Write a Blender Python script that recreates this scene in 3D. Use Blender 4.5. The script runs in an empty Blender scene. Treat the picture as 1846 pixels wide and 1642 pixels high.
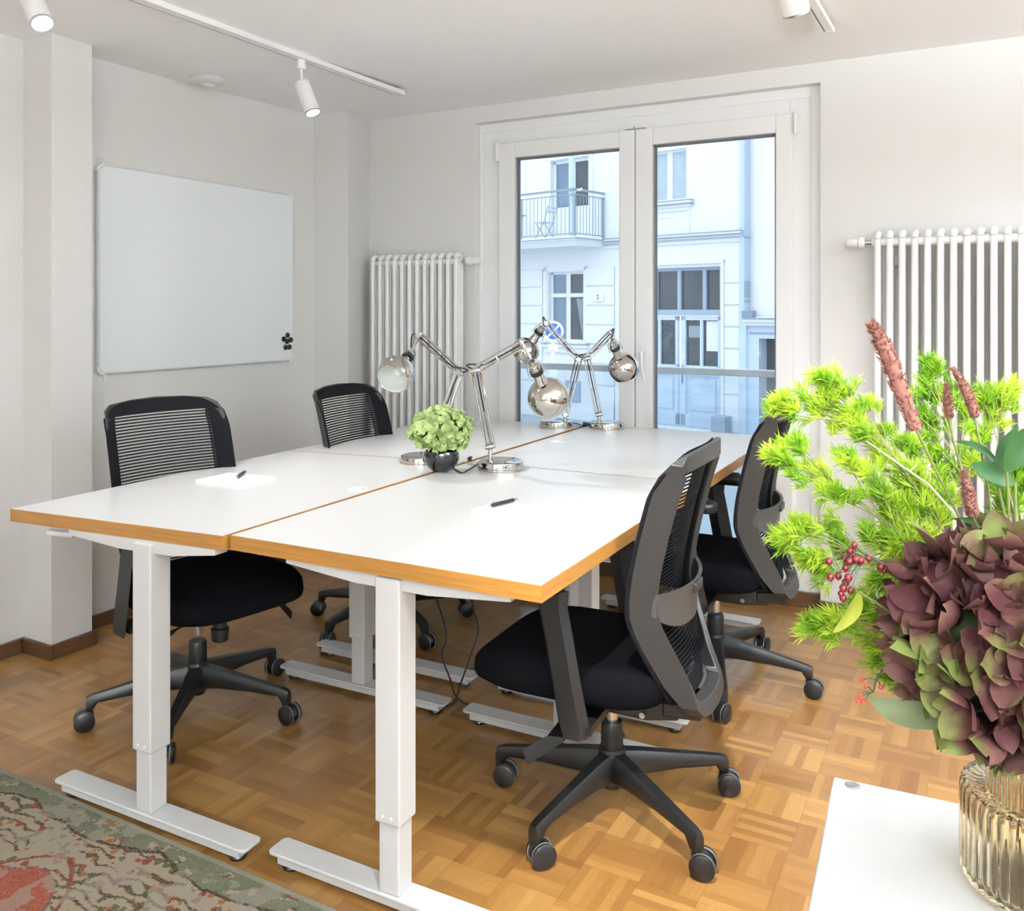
import bpy, math, random
from mathutils import Vector, Matrix
R = math.radians
random.seed(7)
scene = bpy.context.scene
COL = scene.collection

# ------------------------------------------------------------------ camera
CAM_H = 1.3745
YAW = 0.5017
FPX = 1580.5
cam_data = bpy.data.cameras.new('camera')
cam_data.sensor_width = 36.0
cam_data.sensor_fit = 'HORIZONTAL'
cam_data.lens = 36.0 * FPX / 1846.0
cam_data.shift_y = -(821.0 - 557.1) / 1846.0
cam_data.clip_start = 0.05
cam_data.clip_end = 200
cam = bpy.data.objects.new('camera', cam_data)
cam.location = (0, 0, CAM_H)
cam.rotation_euler = (R(90), 0, YAW)
COL.objects.link(cam)
scene.camera = cam

def at(px, py, depth):
    """point seen at a photograph position, a given number of metres ahead of the lens"""
    X = (px - 923.0) / FPX * depth
    Z = (557.1 - py) / FPX * depth
    c, s = math.cos(YAW), math.sin(YAW)
    return Vector((X * c - depth * s, X * s + depth * c, CAM_H + Z))

# ------------------------------------------------------------------ world, exposure
w = bpy.data.worlds.new('overcast_sky')
scene.world = w
w.use_nodes = True
bg = w.node_tree.nodes['Background']
bg.inputs[0].default_value = (0.84, 0.92, 1.0, 1)
bg.inputs[1].default_value = 1.45
scene.view_settings.view_transform = 'Standard'
scene.view_settings.look = 'None'
scene.view_settings.exposure = 0.58
scene.view_settings.gamma = 1.0
scene.view_settings.use_curve_mapping = False
scene.cycles.use_denoising = True
scene.cycles.max_bounces = 8
scene.cycles.diffuse_bounces = 5
scene.cycles.transparent_max_bounces = 16
scene.cycles.sample_clamp_indirect = 6.0
scene.cycles.caustics_reflective = False

def area(name, loc, rot, sx, sy, power, col=(1, 1, 1), portal=False):
    d = bpy.data.lights.new(name, 'AREA')
    d.shape = 'RECTANGLE'; d.size = sx; d.size_y = sy; d.energy = power; d.color = col
    if portal:
        d.cycles.is_portal = True
    o = bpy.data.objects.new(name, d); o.location = loc; o.rotation_euler = rot
    COL.objects.link(o)
    return o
# daylight entering at the balcony door (portal for the sky) and fill lamps added in the
# unseen windows behind and to the right of the camera
area('sky_portal', (-1.6, 4.75, 1.2), (R(90), 0, R(180)), 2.0, 2.4, 1, portal=True)
area('added_rear_fill', (-1.5, -2.80, 1.42), (R(135), 0, 0), 1.45, 1.5, 9, (0.86, 0.94, 1.0))
area('added_rear_fill', (1.0, -2.80, 1.42), (R(135), 0, 0), 1.45, 1.5, 9, (0.86, 0.94, 1.0))
area('added_side_fill', (2.60, 1.2, 1.48), (R(122), 0, R(90)), 1.5, 1.4, 6, (0.86, 0.94, 1.0))
area('added_ceiling_fill', (1.2, -1.6, 1.86), (R(180), 0, 0), 0.26, 0.26, 520, (0.82, 0.925, 1.0))  # ceiling fill, added in the bowls of two unseen floor lamps
area('added_ceiling_fill', (1.95, 1.75, 1.86), (R(180), 0, 0), 0.26, 0.26, 190, (0.82, 0.925, 1.0))

# ------------------------------------------------------------------ materials
def new_mat(name):
    m = bpy.data.materials.new(name); m.use_nodes = True
    nt = m.node_tree
    return m, nt, nt.nodes['Principled BSDF']

def srgb(r, g, b):
    f = lambda c: ((c / 255 + 0.055) / 1.055) ** 2.4 if c > 10 else c / 255 / 12.92
    return (f(r), f(g), f(b), 1)

def nd(nt, typ, **kw):
    n = nt.nodes.new(typ)
    for k, v in kw.items():
        setattr(n, k, v)
    return n

def mth(nt, op, a, b=None, c=None):
    n = nt.nodes.new('ShaderNodeMath'); n.operation = op
    for i, v in enumerate((a, b, c)):
        if v is None: continue
        if isinstance(v, (int, float)): n.inputs[i].default_value = v
        else: nt.links.new(v, n.inputs[i])
    return n.outputs[0]

def mix(nt, fac, a, b, blend='MIX'):
    n = nt.nodes.new('ShaderNodeMix'); n.data_type = 'RGBA'; n.blend_type = blend
    for sock, v in ((n.inputs[0], fac), (n.inputs[6], a), (n.inputs[7], b)):
        if isinstance(v, (int, float)): sock.default_value = v
        elif isinstance(v, tuple): sock.default_value = v
        else: nt.links.new(v, sock)
    return n.outputs[2]

def simple(name, col, rough=0.5, metal=0.0, bump=0.0, bscale=80.0, var=0.0, vscale=6.0, coat=0.0, spec=0.5, sheen=0.0):
    m, nt, b = new_mat(name)
    b.inputs['Base Color'].default_value = col
    b.inputs['Roughness'].default_value = rough
    b.inputs['Metallic'].default_value = metal
    b.inputs['Specular IOR Level'].default_value = spec
    b.inputs['Coat Weight'].default_value = coat
    b.inputs['Sheen Weight'].default_value = sheen
    tc = nd(nt, 'ShaderNodeTexCoord')
    if var > 0:
        n = nd(nt, 'ShaderNodeTexNoise'); n.inputs['Scale'].default_value = vscale
        n.inputs['Detail'].default_value = 4
        nt.links.new(tc.outputs['Object'], n.inputs['Vector'])
        dark = tuple(c * (1 - var) for c in col[:3]) + (1,)
        light = tuple(min(1, c * (1 + var)) for c in col[:3]) + (1,)
        nt.links.new(mix(nt, n.outputs[0], dark, light), b.inputs['Base Color'])
    if bump > 0:
        n2 = nd(nt, 'ShaderNodeTexNoise'); n2.inputs['Scale'].default_value = bscale
        n2.inputs['Detail'].default_value = 5
        nt.links.new(tc.outputs['Object'], n2.inputs['Vector'])
        bp = nd(nt, 'ShaderNodeBump'); bp.inputs['Strength'].default_value = bump
        bp.inputs['Distance'].default_value = 0.002
        nt.links.new(n2.outputs[0], bp.inputs['Height'])
        nt.links.new(bp.outputs[0], b.inputs['Normal'])
    return m

M = {}
M['wall'] = simple('wall_paint', (0.745, 0.735, 0.715, 1), 0.85, bump=0.25, bscale=140, var=0.012, vscale=2.0)
M['ceiling'] = simple('ceiling_paint', (0.95, 0.955, 0.96, 1), 0.9, bump=0.15, bscale=120)
M['white_frame'] = simple('window_white_lacquer', (0.87, 0.875, 0.87, 1), 0.42, bump=0.05, bscale=30)
M['seal'] = simple('window_rubber_seal', (0.16, 0.17, 0.18, 1), 0.6)
M['radiator'] = simple('radiator_enamel', (0.88, 0.875, 0.86, 1), 0.3)
M['white_metal'] = simple('white_powder_coat', (0.62, 0.618, 0.61, 1), 0.42, bump=0.06, bscale=400)
M['white_plastic'] = simple('white_plastic', (0.85, 0.85, 0.84, 1), 0.35)
M['laminate'] = simple('white_laminate', (0.645, 0.65, 0.65, 1), 0.3, bump=0.03, bscale=600, spec=0.45)
M['board'] = simple('whiteboard_enamel', (0.86, 0.90, 0.915, 1), 0.12, spec=0.5)
M['alu'] = simple('light_grey_trim', (0.68, 0.685, 0.68, 1), 0.4, metal=0.0)
M['chrome'] = simple('polished_nickel', (0.56, 0.535, 0.50, 1), 0.06, metal=1.0)
M['steel'] = simple('brushed_steel', (0.6, 0.6, 0.6, 1), 0.25, metal=1.0)
M['shade_inside'] = simple('white_shade_lining', (0.86, 0.88, 0.82, 1), 0.55)
M['black_plastic'] = simple('black_plastic', (0.0075, 0.0075, 0.008, 1), 0.4, bump=0.08, bscale=500)
M['grey_plastic'] = simple('dark_grey_plastic', (0.021, 0.0205, 0.020, 1), 0.42, bump=0.15, bscale=700)
M['lumbar'] = simple('grey_lumbar_plastic', (0.050, 0.049, 0.048, 1), 0.42, bump=0.1, bscale=700)
M['fabric'] = simple('black_fabric', (0.0035, 0.0035, 0.0045, 1), 0.95, bump=0.6, bscale=900, spec=0.05)
M['mesh_fabric'] = simple('black_mesh_fabric', (0.0065, 0.0065, 0.008, 1), 0.85, bump=0.4, bscale=900, spec=0.1)
M['rubber'] = simple('castor_rubber', (0.16, 0.155, 0.15, 1), 0.6)
M['cable'] = simple('black_cable', (0.010, 0.010, 0.011, 1), 0.45)
M['black_gloss'] = simple('black_glazed_ceramic', (0.006, 0.006, 0.007, 1), 0.07, coat=0.5)
M['soil'] = simple('dark_soil', (0.02, 0.015, 0.01, 1), 0.95, bump=1, bscale=90)
M['paper'] = simple('white_paper', (0.84, 0.86, 0.90, 1), 0.7)
M['pen_black'] = simple('pen_black', (0.02, 0.02, 0.024, 1), 0.25)
M['magnet'] = simple('magnet_black', (0.01, 0.01, 0.01, 1), 0.5)

def glass_mat(name, tint=(1, 1, 1, 1), refl=1.0, base_refl=0.0, rough=0.0):
    m = bpy.data.materials.new(name); m.use_nodes = True
    nt = m.node_tree; nt.nodes.clear()
    out = nd(nt, 'ShaderNodeOutputMaterial')
    tr = nd(nt, 'ShaderNodeBsdfTransparent'); tr.inputs[0].default_value = tint
    gl = nd(nt, 'ShaderNodeBsdfGlossy'); gl.inputs['Roughness'].default_value = rough
    fr = nd(nt, 'ShaderNodeFresnel'); fr.inputs[0].default_value = 1.5
    f = mth(nt, 'ADD', mth(nt, 'MULTIPLY', fr.outputs[0], refl), base_refl)
    mx = nd(nt, 'ShaderNodeMixShader')
    nt.links.new(f, mx.inputs[0]); nt.links.new(tr.outputs[0], mx.inputs[1]); nt.links.new(gl.outputs[0], mx.inputs[2])
    nt.links.new(mx.outputs[0], out.inputs[0])
    return m
M['glass'] = glass_mat('window_glass', (0.96, 0.985, 1, 1))
M['balustrade_glass'] = glass_mat('balustrade_glass', (0.90, 0.95, 0.98, 1), 1.0, 0.05, 0.03)

# amber glass
m, nt, b = new_mat('amber_ribbed_glass'); M['amber'] = m
b.inputs['Base Color'].default_value = (1.0, 0.86, 0.62, 1)
b.inputs['Transmission Weight'].default_value = 1.0
b.inputs['Roughness'].default_value = 0.02
b.inputs['IOR'].default_value = 1.35
m, nt, b = new_mat('vase_water'); M['water'] = m

# wood
def wood(name, c1, c2, axis=(1, 14, 14), rough=0.4, coat=0.1, scale=3.0):
    m, nt, b = new_mat(name)
    tc = nd(nt, 'ShaderNodeTexCoord'); mp = nd(nt, 'ShaderNodeMapping')
    mp.inputs['Scale'].default_value = axis
    nt.links.new(tc.outputs['Object'], mp.inputs[0])
    n = nd(nt, 'ShaderNodeTexNoise'); n.inputs['Scale'].default_value = scale; n.inputs['Detail'].default_value = 8
    n.inputs['Roughness'].default_value = 0.65; n.inputs['Distortion'].default_value = 0.6
    nt.links.new(mp.outputs[0], n.inputs['Vector'])
    cr = nd(nt, 'ShaderNodeValToRGB')
    cr.color_ramp.elements[0].position = 0.3; cr.color_ramp.elements[0].color = c1
    cr.color_ramp.elements[1].position = 0.7; cr.color_ramp.elements[1].color = c2
    nt.links.new(n.outputs[0], cr.inputs[0])
    nt.links.new(cr.outputs[0], b.inputs['Base Color'])
    b.inputs['Roughness'].default_value = rough
    b.inputs['Coat Weight'].default_value = coat
    return m
M['oak_edge'] = wood('oak_edge_x', (0.28, 0.118, 0.020, 1), (0.44, 0.215, 0.044, 1), (2, 30, 60), 0.4, 0.1, 2.5)
M['oak_edge_y'] = wood('oak_edge_y', (0.28, 0.118, 0.020, 1), (0.44, 0.215, 0.044, 1), (30, 2, 60), 0.4, 0.1, 2.5)
M['skirting'] = wood('brown_skirting', (0.060, 0.026, 0.011, 1), (0.105, 0.048, 0.020, 1), (2, 2, 30), 0.45, 0.15)

# parquet
def parquet():
    m, nt, b = new_mat('oak_mosaic_parquet')
    geo = nd(nt, 'ShaderNodeNewGeometry'); sep = nd(nt, 'ShaderNodeSeparateXYZ')
    nt.links.new(geo.outputs['Position'], sep.inputs[0])
    S = 0.145; N = 6
    u = mth(nt, 'DIVIDE', mth(nt, 'ADD', sep.outputs[0], 20.03), S)
    v = mth(nt, 'DIVIDE', mth(nt, 'ADD', sep.outputs[1], 20.05), S)
    iu = mth(nt, 'FLOOR', u); iv = mth(nt, 'FLOOR', v)
    fu = mth(nt, 'FRACT', u); fv = mth(nt, 'FRACT', v)
    par = mth(nt, 'GREATER_THAN', mth(nt, 'MODULO', mth(nt, 'ADD', iu, iv), 2.0), 0.5)
    inv = mth(nt, 'SUBTRACT', 1.0, par)
    across = mth(nt, 'ADD', mth(nt, 'MULTIPLY', fu, par), mth(nt, 'MULTIPLY', fv, inv))
    along = mth(nt, 'ADD', mth(nt, 'MULTIPLY', fv, par), mth(nt, 'MULTIPLY', fu, inv))
    sN = mth(nt, 'MULTIPLY', across, float(N))
    strip = mth(nt, 'FLOOR', sN); fs = mth(nt, 'FRACT', sN)
    cmb = nd(nt, 'ShaderNodeCombineXYZ')
    nt.links.new(iu, cmb.inputs[0]); nt.links.new(iv, cmb.inputs[1]); nt.links.new(strip, cmb.inputs[2])
    wn = nd(nt, 'ShaderNodeTexWhiteNoise'); wn.noise_dimensions = '3D'
    nt.links.new(cmb.outputs[0], wn.inputs['Vector'])
    rnd = wn.outputs['Value']
    cmb2 = nd(nt, 'ShaderNodeCombineXYZ')
    nt.links.new(iu, cmb2.inputs[0]); nt.links.new(iv, cmb2.inputs[1]); cmb2.inputs[2].default_value = 9.5
    wn2 = nd(nt, 'ShaderNodeTexWhiteNoise'); wn2.noise_dimensions = '3D'
    nt.links.new(cmb2.outputs[0], wn2.inputs['Vector'])
    # grain, stretched along the strip
    g = nd(nt, 'ShaderNodeCombineXYZ')
    nt.links.new(mth(nt, 'MULTIPLY', across, 5.0), g.inputs[0])
    nt.links.new(mth(nt, 'ADD', mth(nt, 'MULTIPLY', along, 0.55), mth(nt, 'MULTIPLY', rnd, 37.0)), g.inputs[1])
    nt.links.new(mth(nt, 'ADD', mth(nt, 'MULTIPLY', iu, 3.7), mth(nt, 'MULTIPLY', iv, 5.3)), g.inputs[2])
    n = nd(nt, 'ShaderNodeTexNoise'); n.inputs['Scale'].default_value = 5.0; n.inputs['Detail'].default_value = 7
    n.inputs['Roughness'].default_value = 0.7; n.inputs['Distortion'].default_value = 1.2
    nt.links.new(g.outputs[0], n.inputs['Vector'])
    tone = mth(nt, 'ADD', mth(nt, 'ADD', mth(nt, 'MULTIPLY', rnd, 0.32), mth(nt, 'MULTIPLY', wn2.outputs['Value'], 0.28)),
               mth(nt, 'MULTIPLY', n.outputs[0], 0.46))
    cr = nd(nt, 'ShaderNodeValToRGB'); e = cr.color_ramp.elements
    e[0].position = 0.12; e[0].color = (0.15, 0.062, 0.017, 1)
    e[1].position = 0.95; e[1].color = (0.43, 0.245, 0.082, 1)
    k = e.new(0.45); k.color = (0.25, 0.118, 0.031, 1)
    k = e.new(0.7); k.color = (0.335, 0.175, 0.050, 1)
    nt.links.new(tone, cr.inputs[0])
    # joints
    def edge(f, wdt):
        a = mth(nt, 'MINIMUM', f, mth(nt, 'SUBTRACT', 1.0, f))
        return mth(nt, 'LESS_THAN', a, wdt)
    j = mth(nt, 'MAXIMUM', mth(nt, 'MULTIPLY', edge(fs, 0.02), 0.18), mth(nt, 'MAXIMUM', mth(nt, 'MULTIPLY', edge(across, 0.006), 0.4), mth(nt, 'MULTIPLY', edge(along, 0.006), 0.4)))
    col = mix(nt, j, cr.outputs[0], (0.09, 0.04, 0.015, 1))
    nt.links.new(col, b.inputs['Base Color'])
    rr = mth(nt, 'ADD', 0.24, mth(nt, 'MULTIPLY', n.outputs[0], 0.16))
    nt.links.new(rr, b.inputs['Roughness'])
    b.inputs['Specular IOR Level'].default_value = 0.5
    b.inputs['Coat Weight'].default_value = 0.4; b.inputs['Coat Roughness'].default_value = 0.2
    bp = nd(nt, 'ShaderNodeBump'); bp.inputs['Strength'].default_value = 0.12; bp.inputs['Distance'].default_value = 0.0015
    nt.links.new(mth(nt, 'SUBTRACT', mth(nt, 'ADD', mth(nt, 'MULTIPLY', n.outputs[0], 0.5), mth(nt, 'MULTIPLY', rnd, 0.7)), j), bp.inputs['Height'])
    # every strip lies at a slightly different tilt and catches the window differently
    vm = nd(nt, 'ShaderNodeVectorMath', operation='SUBTRACT'); nt.links.new(wn.outputs['Color'], vm.inputs[0]); vm.inputs[1].default_value = (0.5, 0.5, 0.5)
    vs2 = nd(nt, 'ShaderNodeVectorMath', operation='MULTIPLY'); nt.links.new(vm.outputs[0], vs2.inputs[0]); vs2.inputs[1].default_value = (0.055, 0.055, 0.0)
    va = nd(nt, 'ShaderNodeVectorMath', operation='ADD'); nt.links.new(vs2.outputs[0], va.inputs[0]); nt.links.new(bp.outputs[0], va.inputs[1])
    vn = nd(nt, 'ShaderNodeVectorMath', operation='NORMALIZE'); nt.links.new(va.outputs[0], vn.inputs[0])
    nt.links.new(vn.outputs[0], b.inputs['Normal']); nt.links.new(vn.outputs[0], b.inputs['Coat Normal'])
    return m
M['parquet'] = parquet()

# rug
def rug_mat():
    m, nt, b = new_mat('worn_oriental_rug')
    geo = nd(nt, 'ShaderNodeNewGeometry'); sep = nd(nt, 'ShaderNodeSeparateXYZ')
    # knotted look: snap the position to a fine grid before the pattern is drawn
    sn = nd(nt, 'ShaderNodeVectorMath', operation='SNAP'); sn.inputs[1].default_value = (0.0042, 0.0042, 0.5)
    nt.links.new(geo.outputs['Position'], sn.inputs[0])
    nz = nd(nt, 'ShaderNodeTexNoise'); nz.inputs['Scale'].default_value = 9; nz.inputs['Detail'].default_value = 3
    nt.links.new(sn.outputs[0], nz.inputs['Vector'])
    nt.links.new(sn.outputs[0], sep.inputs[0])
    x, y = sep.outputs[0], sep.outputs[1]
    d = mth(nt, 'SUBTRACT', 1.556, y)                       # distance from the long edge
    wav = mth(nt, 'ABSOLUTE', mth(nt, 'SINE', mth(nt, 'MULTIPLY', mth(nt, 'ADD', x, 2.34), 6.2)))
    dn = mth(nt, 'ADD', d, mth(nt, 'MULTIPLY', mth(nt, 'SUBTRACT', nz.outputs[0], 0.5), 0.045))
    ds = mth(nt, 'SUBTRACT', dn, mth(nt, 'MULTIPLY', wav, 0.045))
    # cream with wing-like dark scroll lines
    wv = nd(nt, 'ShaderNodeTexWave'); wv.wave_type = 'RINGS'; wv.inputs['Scale'].default_value = 9.5
    wv.inputs['Distortion'].default_value = 7.0; wv.inputs['Detail'].default_value = 1.5; wv.inputs['Detail Scale'].default_value = 1.6
    nt.links.new(sn.outputs[0], wv.inputs['Vector'])
    vo = nd(nt, 'ShaderNodeTexVoronoi'); vo.inputs['Scale'].default_value = 42
    nt.links.new(sn.outputs[0], vo.inputs['Vector'])
    vc = nd(nt, 'ShaderNodeSeparateColor'); nt.links.new(vo.outputs['Color'], vc.inputs[0])
    cream = (0.40, 0.335, 0.25, 1)
    n3 = nd(nt, 'ShaderNodeTexNoise'); n3.inputs['Scale'].default_value = 5
    nt.links.new(sn.outputs[0], n3.inputs['Vector'])
    line = mth(nt, 'MULTIPLY', mth(nt, 'GREATER_THAN', wv.outputs['Fac'], 0.78), mth(nt, 'GREATER_THAN', n3.outputs[0], 0.47))
    c = mix(nt, line, cream, (0.10, 0.062, 0.030, 1))
    n5 = nd(nt, 'ShaderNodeTexNoise'); n5.inputs['Scale'].default_value = 16; n5.inputs['Detail'].default_value = 4
    nt.links.new(sn.outputs[0], n5.inputs['Vector'])
    near = mth(nt, 'LESS_THAN', mth(nt, 'ADD', vo.outputs['Distance'], mth(nt, 'MULTIPLY', mth(nt, 'SUBTRACT', n5.outputs[0], 0.5), 1.1)), 0.42)
    red_m = mth(nt, 'MULTIPLY', near, mth(nt, 'GREATER_THAN', vc.outputs[0], 0.70))
    grn_m = mth(nt, 'MULTIPLY', near, mth(nt, 'LESS_THAN', vc.outputs[0], 0.22))
    org_m = mth(nt, 'MULTIPLY', near, mth(nt, 'GREATER_THAN', vc.outputs[1], 0.82))
    c = mix(nt, red_m, c, (0.26, 0.055, 0.035, 1))
    c = mix(nt, grn_m, c, (0.10, 0.12, 0.055, 1))
    c = mix(nt, org_m, c, (0.34, 0.13, 0.04, 1))
    green = mix(nt, n3.outputs[0], (0.10, 0.125, 0.075, 1), (0.24, 0.25, 0.16, 1))
    gm = mth(nt, 'MULTIPLY', mth(nt, 'LESS_THAN', ds, 0.050), mth(nt, 'GREATER_THAN', n5.outputs[0], 0.44))
    c = mix(nt, gm, c, green)
    ln = mth(nt, 'LESS_THAN', mth(nt, 'ABSOLUTE', mth(nt, 'SUBTRACT', ds, 0.053)), 0.0045)
    c = mix(nt, ln, c, (0.06, 0.04, 0.025, 1))
    # red field bounded by a scalloped guard stripe
    q = mth(nt, 'ADD', mth(nt, 'MULTIPLY', mth(nt, 'POWER', mth(nt, 'ABSOLUTE', mth(nt, 'SUBTRACT', x, -2.02)), 2.0), 5.5), 0.185)
    dr = mth(nt, 'SUBTRACT', mth(nt, 'ADD', d, mth(nt, 'MULTIPLY', mth(nt, 'SUBTRACT', nz.outputs[0], 0.5), 0.03)), q)
    c = mix(nt, mth(nt, 'LESS_THAN', mth(nt, 'ABSOLUTE', dr), 0.007), c, (0.22, 0.055, 0.035, 1))
    redf = mix(nt, n3.outputs[0], (0.30, 0.055, 0.03, 1), (0.42, 0.12, 0.075, 1))
    c = mix(nt, mth(nt, 'GREATER_THAN', dr, 0.048), c, redf)
    blu = mth(nt, 'MULTIPLY', mth(nt, 'LESS_THAN', mth(nt, 'ABSOLUTE', mth(nt, 'SUBTRACT', dr, 0.048)), 0.003), mth(nt, 'GREATER_THAN', vc.outputs[2], 0.4))
    c = mix(nt, blu, c, (0.09, 0.10, 0.14, 1))
    # worn selvedge along the edge and abrasion everywhere
    c = mix(nt, mth(nt, 'LESS_THAN', d, 0.016), c, (0.33, 0.32, 0.25, 1))
    n4 = nd(nt, 'ShaderNodeTexNoise'); n4.inputs['Scale'].default_value = 260; n4.inputs['Detail'].default_value = 3
    nt.links.new(geo.outputs['Position'], n4.inputs['Vector'])
    c = mix(nt, mth(nt, 'MULTIPLY', mth(nt, 'GREATER_THAN', n4.outputs[0], 0.56), 0.45), c, (0.36, 0.32, 0.26, 1))
    n6 = nd(nt, 'ShaderNodeTexNoise'); n6.inputs['Scale'].default_value = 11; n6.inputs['Detail'].default_value = 6; nt.links.new(geo.outputs['Position'], n6.inputs['Vector'])
    c = mix(nt, mth(nt, 'MULTIPLY', mth(nt, 'GREATER_THAN', n6.outputs[0], 0.54), 0.5), c, (0.40, 0.36, 0.30, 1))
    c = mix(nt, 1.0, c, (0.55, 0.53, 0.51, 1), 'MULTIPLY')
    nt.links.new(c, b.inputs['Base Color'])
    b.inputs['Roughness'].default_value = 0.95; b.inputs['Specular IOR Level'].default_value = 0.1
    bp = nd(nt, 'ShaderNodeBump'); bp.inputs['Strength'].default_value = 0.7; bp.inputs['Distance'].default_value = 0.003
    nt.links.new(n4.outputs[0], bp.inputs['Height']); nt.links.new(bp.outputs[0], b.inputs['Normal'])
    return m
M['rug'] = rug_mat()

# exterior
M['stucco'] = simple('white_stucco', (0.78, 0.795, 0.81, 1), 0.9, bump=0.6, bscale=25, var=0.02, vscale=3)
M['stucco_smooth'] = simple('smooth_render', (0.76, 0.79, 0.82, 1), 0.85)
M['groove'] = simple('joint_grey', (0.42, 0.47, 0.53, 1), 0.9)
M['zinc'] = simple('zinc_flashing', (0.22, 0.30, 0.38, 1), 0.5)
M['blue_grey'] = simple('blue_grey_paint', (0.33, 0.42, 0.53, 1), 0.5)
M['pale_blue'] = simple('pale_blue_paint', (0.55, 0.66, 0.78, 1), 0.5)
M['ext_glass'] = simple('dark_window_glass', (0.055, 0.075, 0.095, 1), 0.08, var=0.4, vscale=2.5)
M['ext_glass_sky'] = simple('painted_sky_glass', (0.16, 0.24, 0.34, 1), 0.08, var=0.25, vscale=1.5)  # lighter blue base colour stands in for reflected sky
M['curtain'] = simple('grey_curtain', (0.30, 0.35, 0.40, 1), 0.9)
M['net_curtain'] = simple('pale_net_curtain', (0.45, 0.54, 0.60, 1), 0.9, var=0.15, vscale=5)
M['asphalt'] = simple('street_asphalt', (0.42, 0.46, 0.50, 1), 0.8, bump=0.3, bscale=60, var=0.1, vscale=3)
M['rail'] = simple('painted_iron', (0.24, 0.31, 0.38, 1), 0.5)
M['sign_blue'] = simple('sign_blue', (0.03, 0.17, 0.62, 1), 0.5)
M['sign_white'] = simple('sign_white', (0.85, 0.87, 0.9, 1), 0.5)
M['digit'] = simple('digit_dark', (0.02, 0.03, 0.05, 1), 0.5)

# plants
def leafmat(name, c1, c2, rough=0.5, trans=0.25, scale=20, c3=None, obj=False):
    m, nt, b = new_mat(name)
    tc = nd(nt, 'ShaderNodeTexCoord')
    n = nd(nt, 'ShaderNodeTexNoise'); n.inputs['Scale'].default_value = scale; n.inputs['Detail'].default_value = 4
    nt.links.new(tc.outputs['Object'], n.inputs['Vector'])
    cr = nd(nt, 'ShaderNodeValToRGB'); e = cr.color_ramp.elements
    e[0].position = 0.38; e[0].color = c1; e[1].position = 0.62; e[1].color = c2
    if c3: k = e.new(0.5); k.color = c3
    nt.links.new(n.outputs[0], cr.inputs[0])
    nt.links.new(cr.outputs[0], b.inputs['Base Color'])
    b.inputs['Roughness'].default_value = rough
    b.inputs['Specular IOR Level'].default_value = 0.16
    tl = nd(nt, 'ShaderNodeBsdfTranslucent'); nt.links.new(cr.outputs[0], tl.inputs[0])
    mx = nd(nt, 'ShaderNodeMixShader'); mx.inputs[0].default_value = trans
    out = nt.nodes['Material Output']
    nt.links.new(b.outputs[0], mx.inputs[1]); nt.links.new(tl.outputs[0], mx.inputs[2])
    nt.links.new(mx.outputs[0], out.inputs[0])
    return m
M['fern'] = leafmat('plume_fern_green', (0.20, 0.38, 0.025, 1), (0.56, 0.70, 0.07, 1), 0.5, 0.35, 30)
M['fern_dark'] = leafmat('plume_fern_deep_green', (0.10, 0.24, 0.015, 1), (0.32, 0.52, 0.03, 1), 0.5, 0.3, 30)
M['hyd_green'] = leafmat('green_hydrangea_petal', (0.26, 0.38, 0.11, 1), (0.66, 0.76, 0.38, 1), 0.55, 0.25, 25)
M['hyd_red'] = leafmat('antique_hydrangea_petal', (0.070, 0.022, 0.024, 1), (0.17, 0.20, 0.05, 1), 0.55, 0.15, 13, (0.125, 0.056, 0.045, 1))
M['hyd_core'] = simple('flower_core_green', (0.05, 0.08, 0.02, 1), 0.8)
M['spike'] = simple('rusty_pink_spike', (0.30, 0.125, 0.095, 1), 0.85, bump=0.4, bscale=300, var=0.35, vscale=120)
M['stem'] = simple('green_brown_stem', (0.16, 0.17, 0.05, 1), 0.6)
M['twig'] = simple('dark_twig', (0.05, 0.06, 0.025, 1), 0.6)
M['pale_twig'] = simple('pale_cut_twig', (0.62, 0.56, 0.42, 1), 0.6)
M['berry'] = simple('dark_red_berry', (0.16, 0.012, 0.018, 1), 0.35, var=0.3, vscale=60)
M['berry_bright'] = simple('bright_red_berry', (0.55, 0.06, 0.05, 1), 0.35)
M['leaf_dark'] = leafmat('glossy_dark_leaf', (0.012, 0.045, 0.010, 1), (0.03, 0.085, 0.018, 1), 0.5, 0.05, 8)
M['leaf_grey'] = leafmat('grey_green_leaf', (0.10, 0.14, 0.06, 1), (0.24, 0.28, 0.15, 1), 0.5, 0.15, 12)
M['leaf_yellow'] = leafmat('yellow_green_leaf', (0.30, 0.34, 0.03, 1), (0.46, 0.48, 0.08, 1), 0.5, 0.3, 10)

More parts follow.
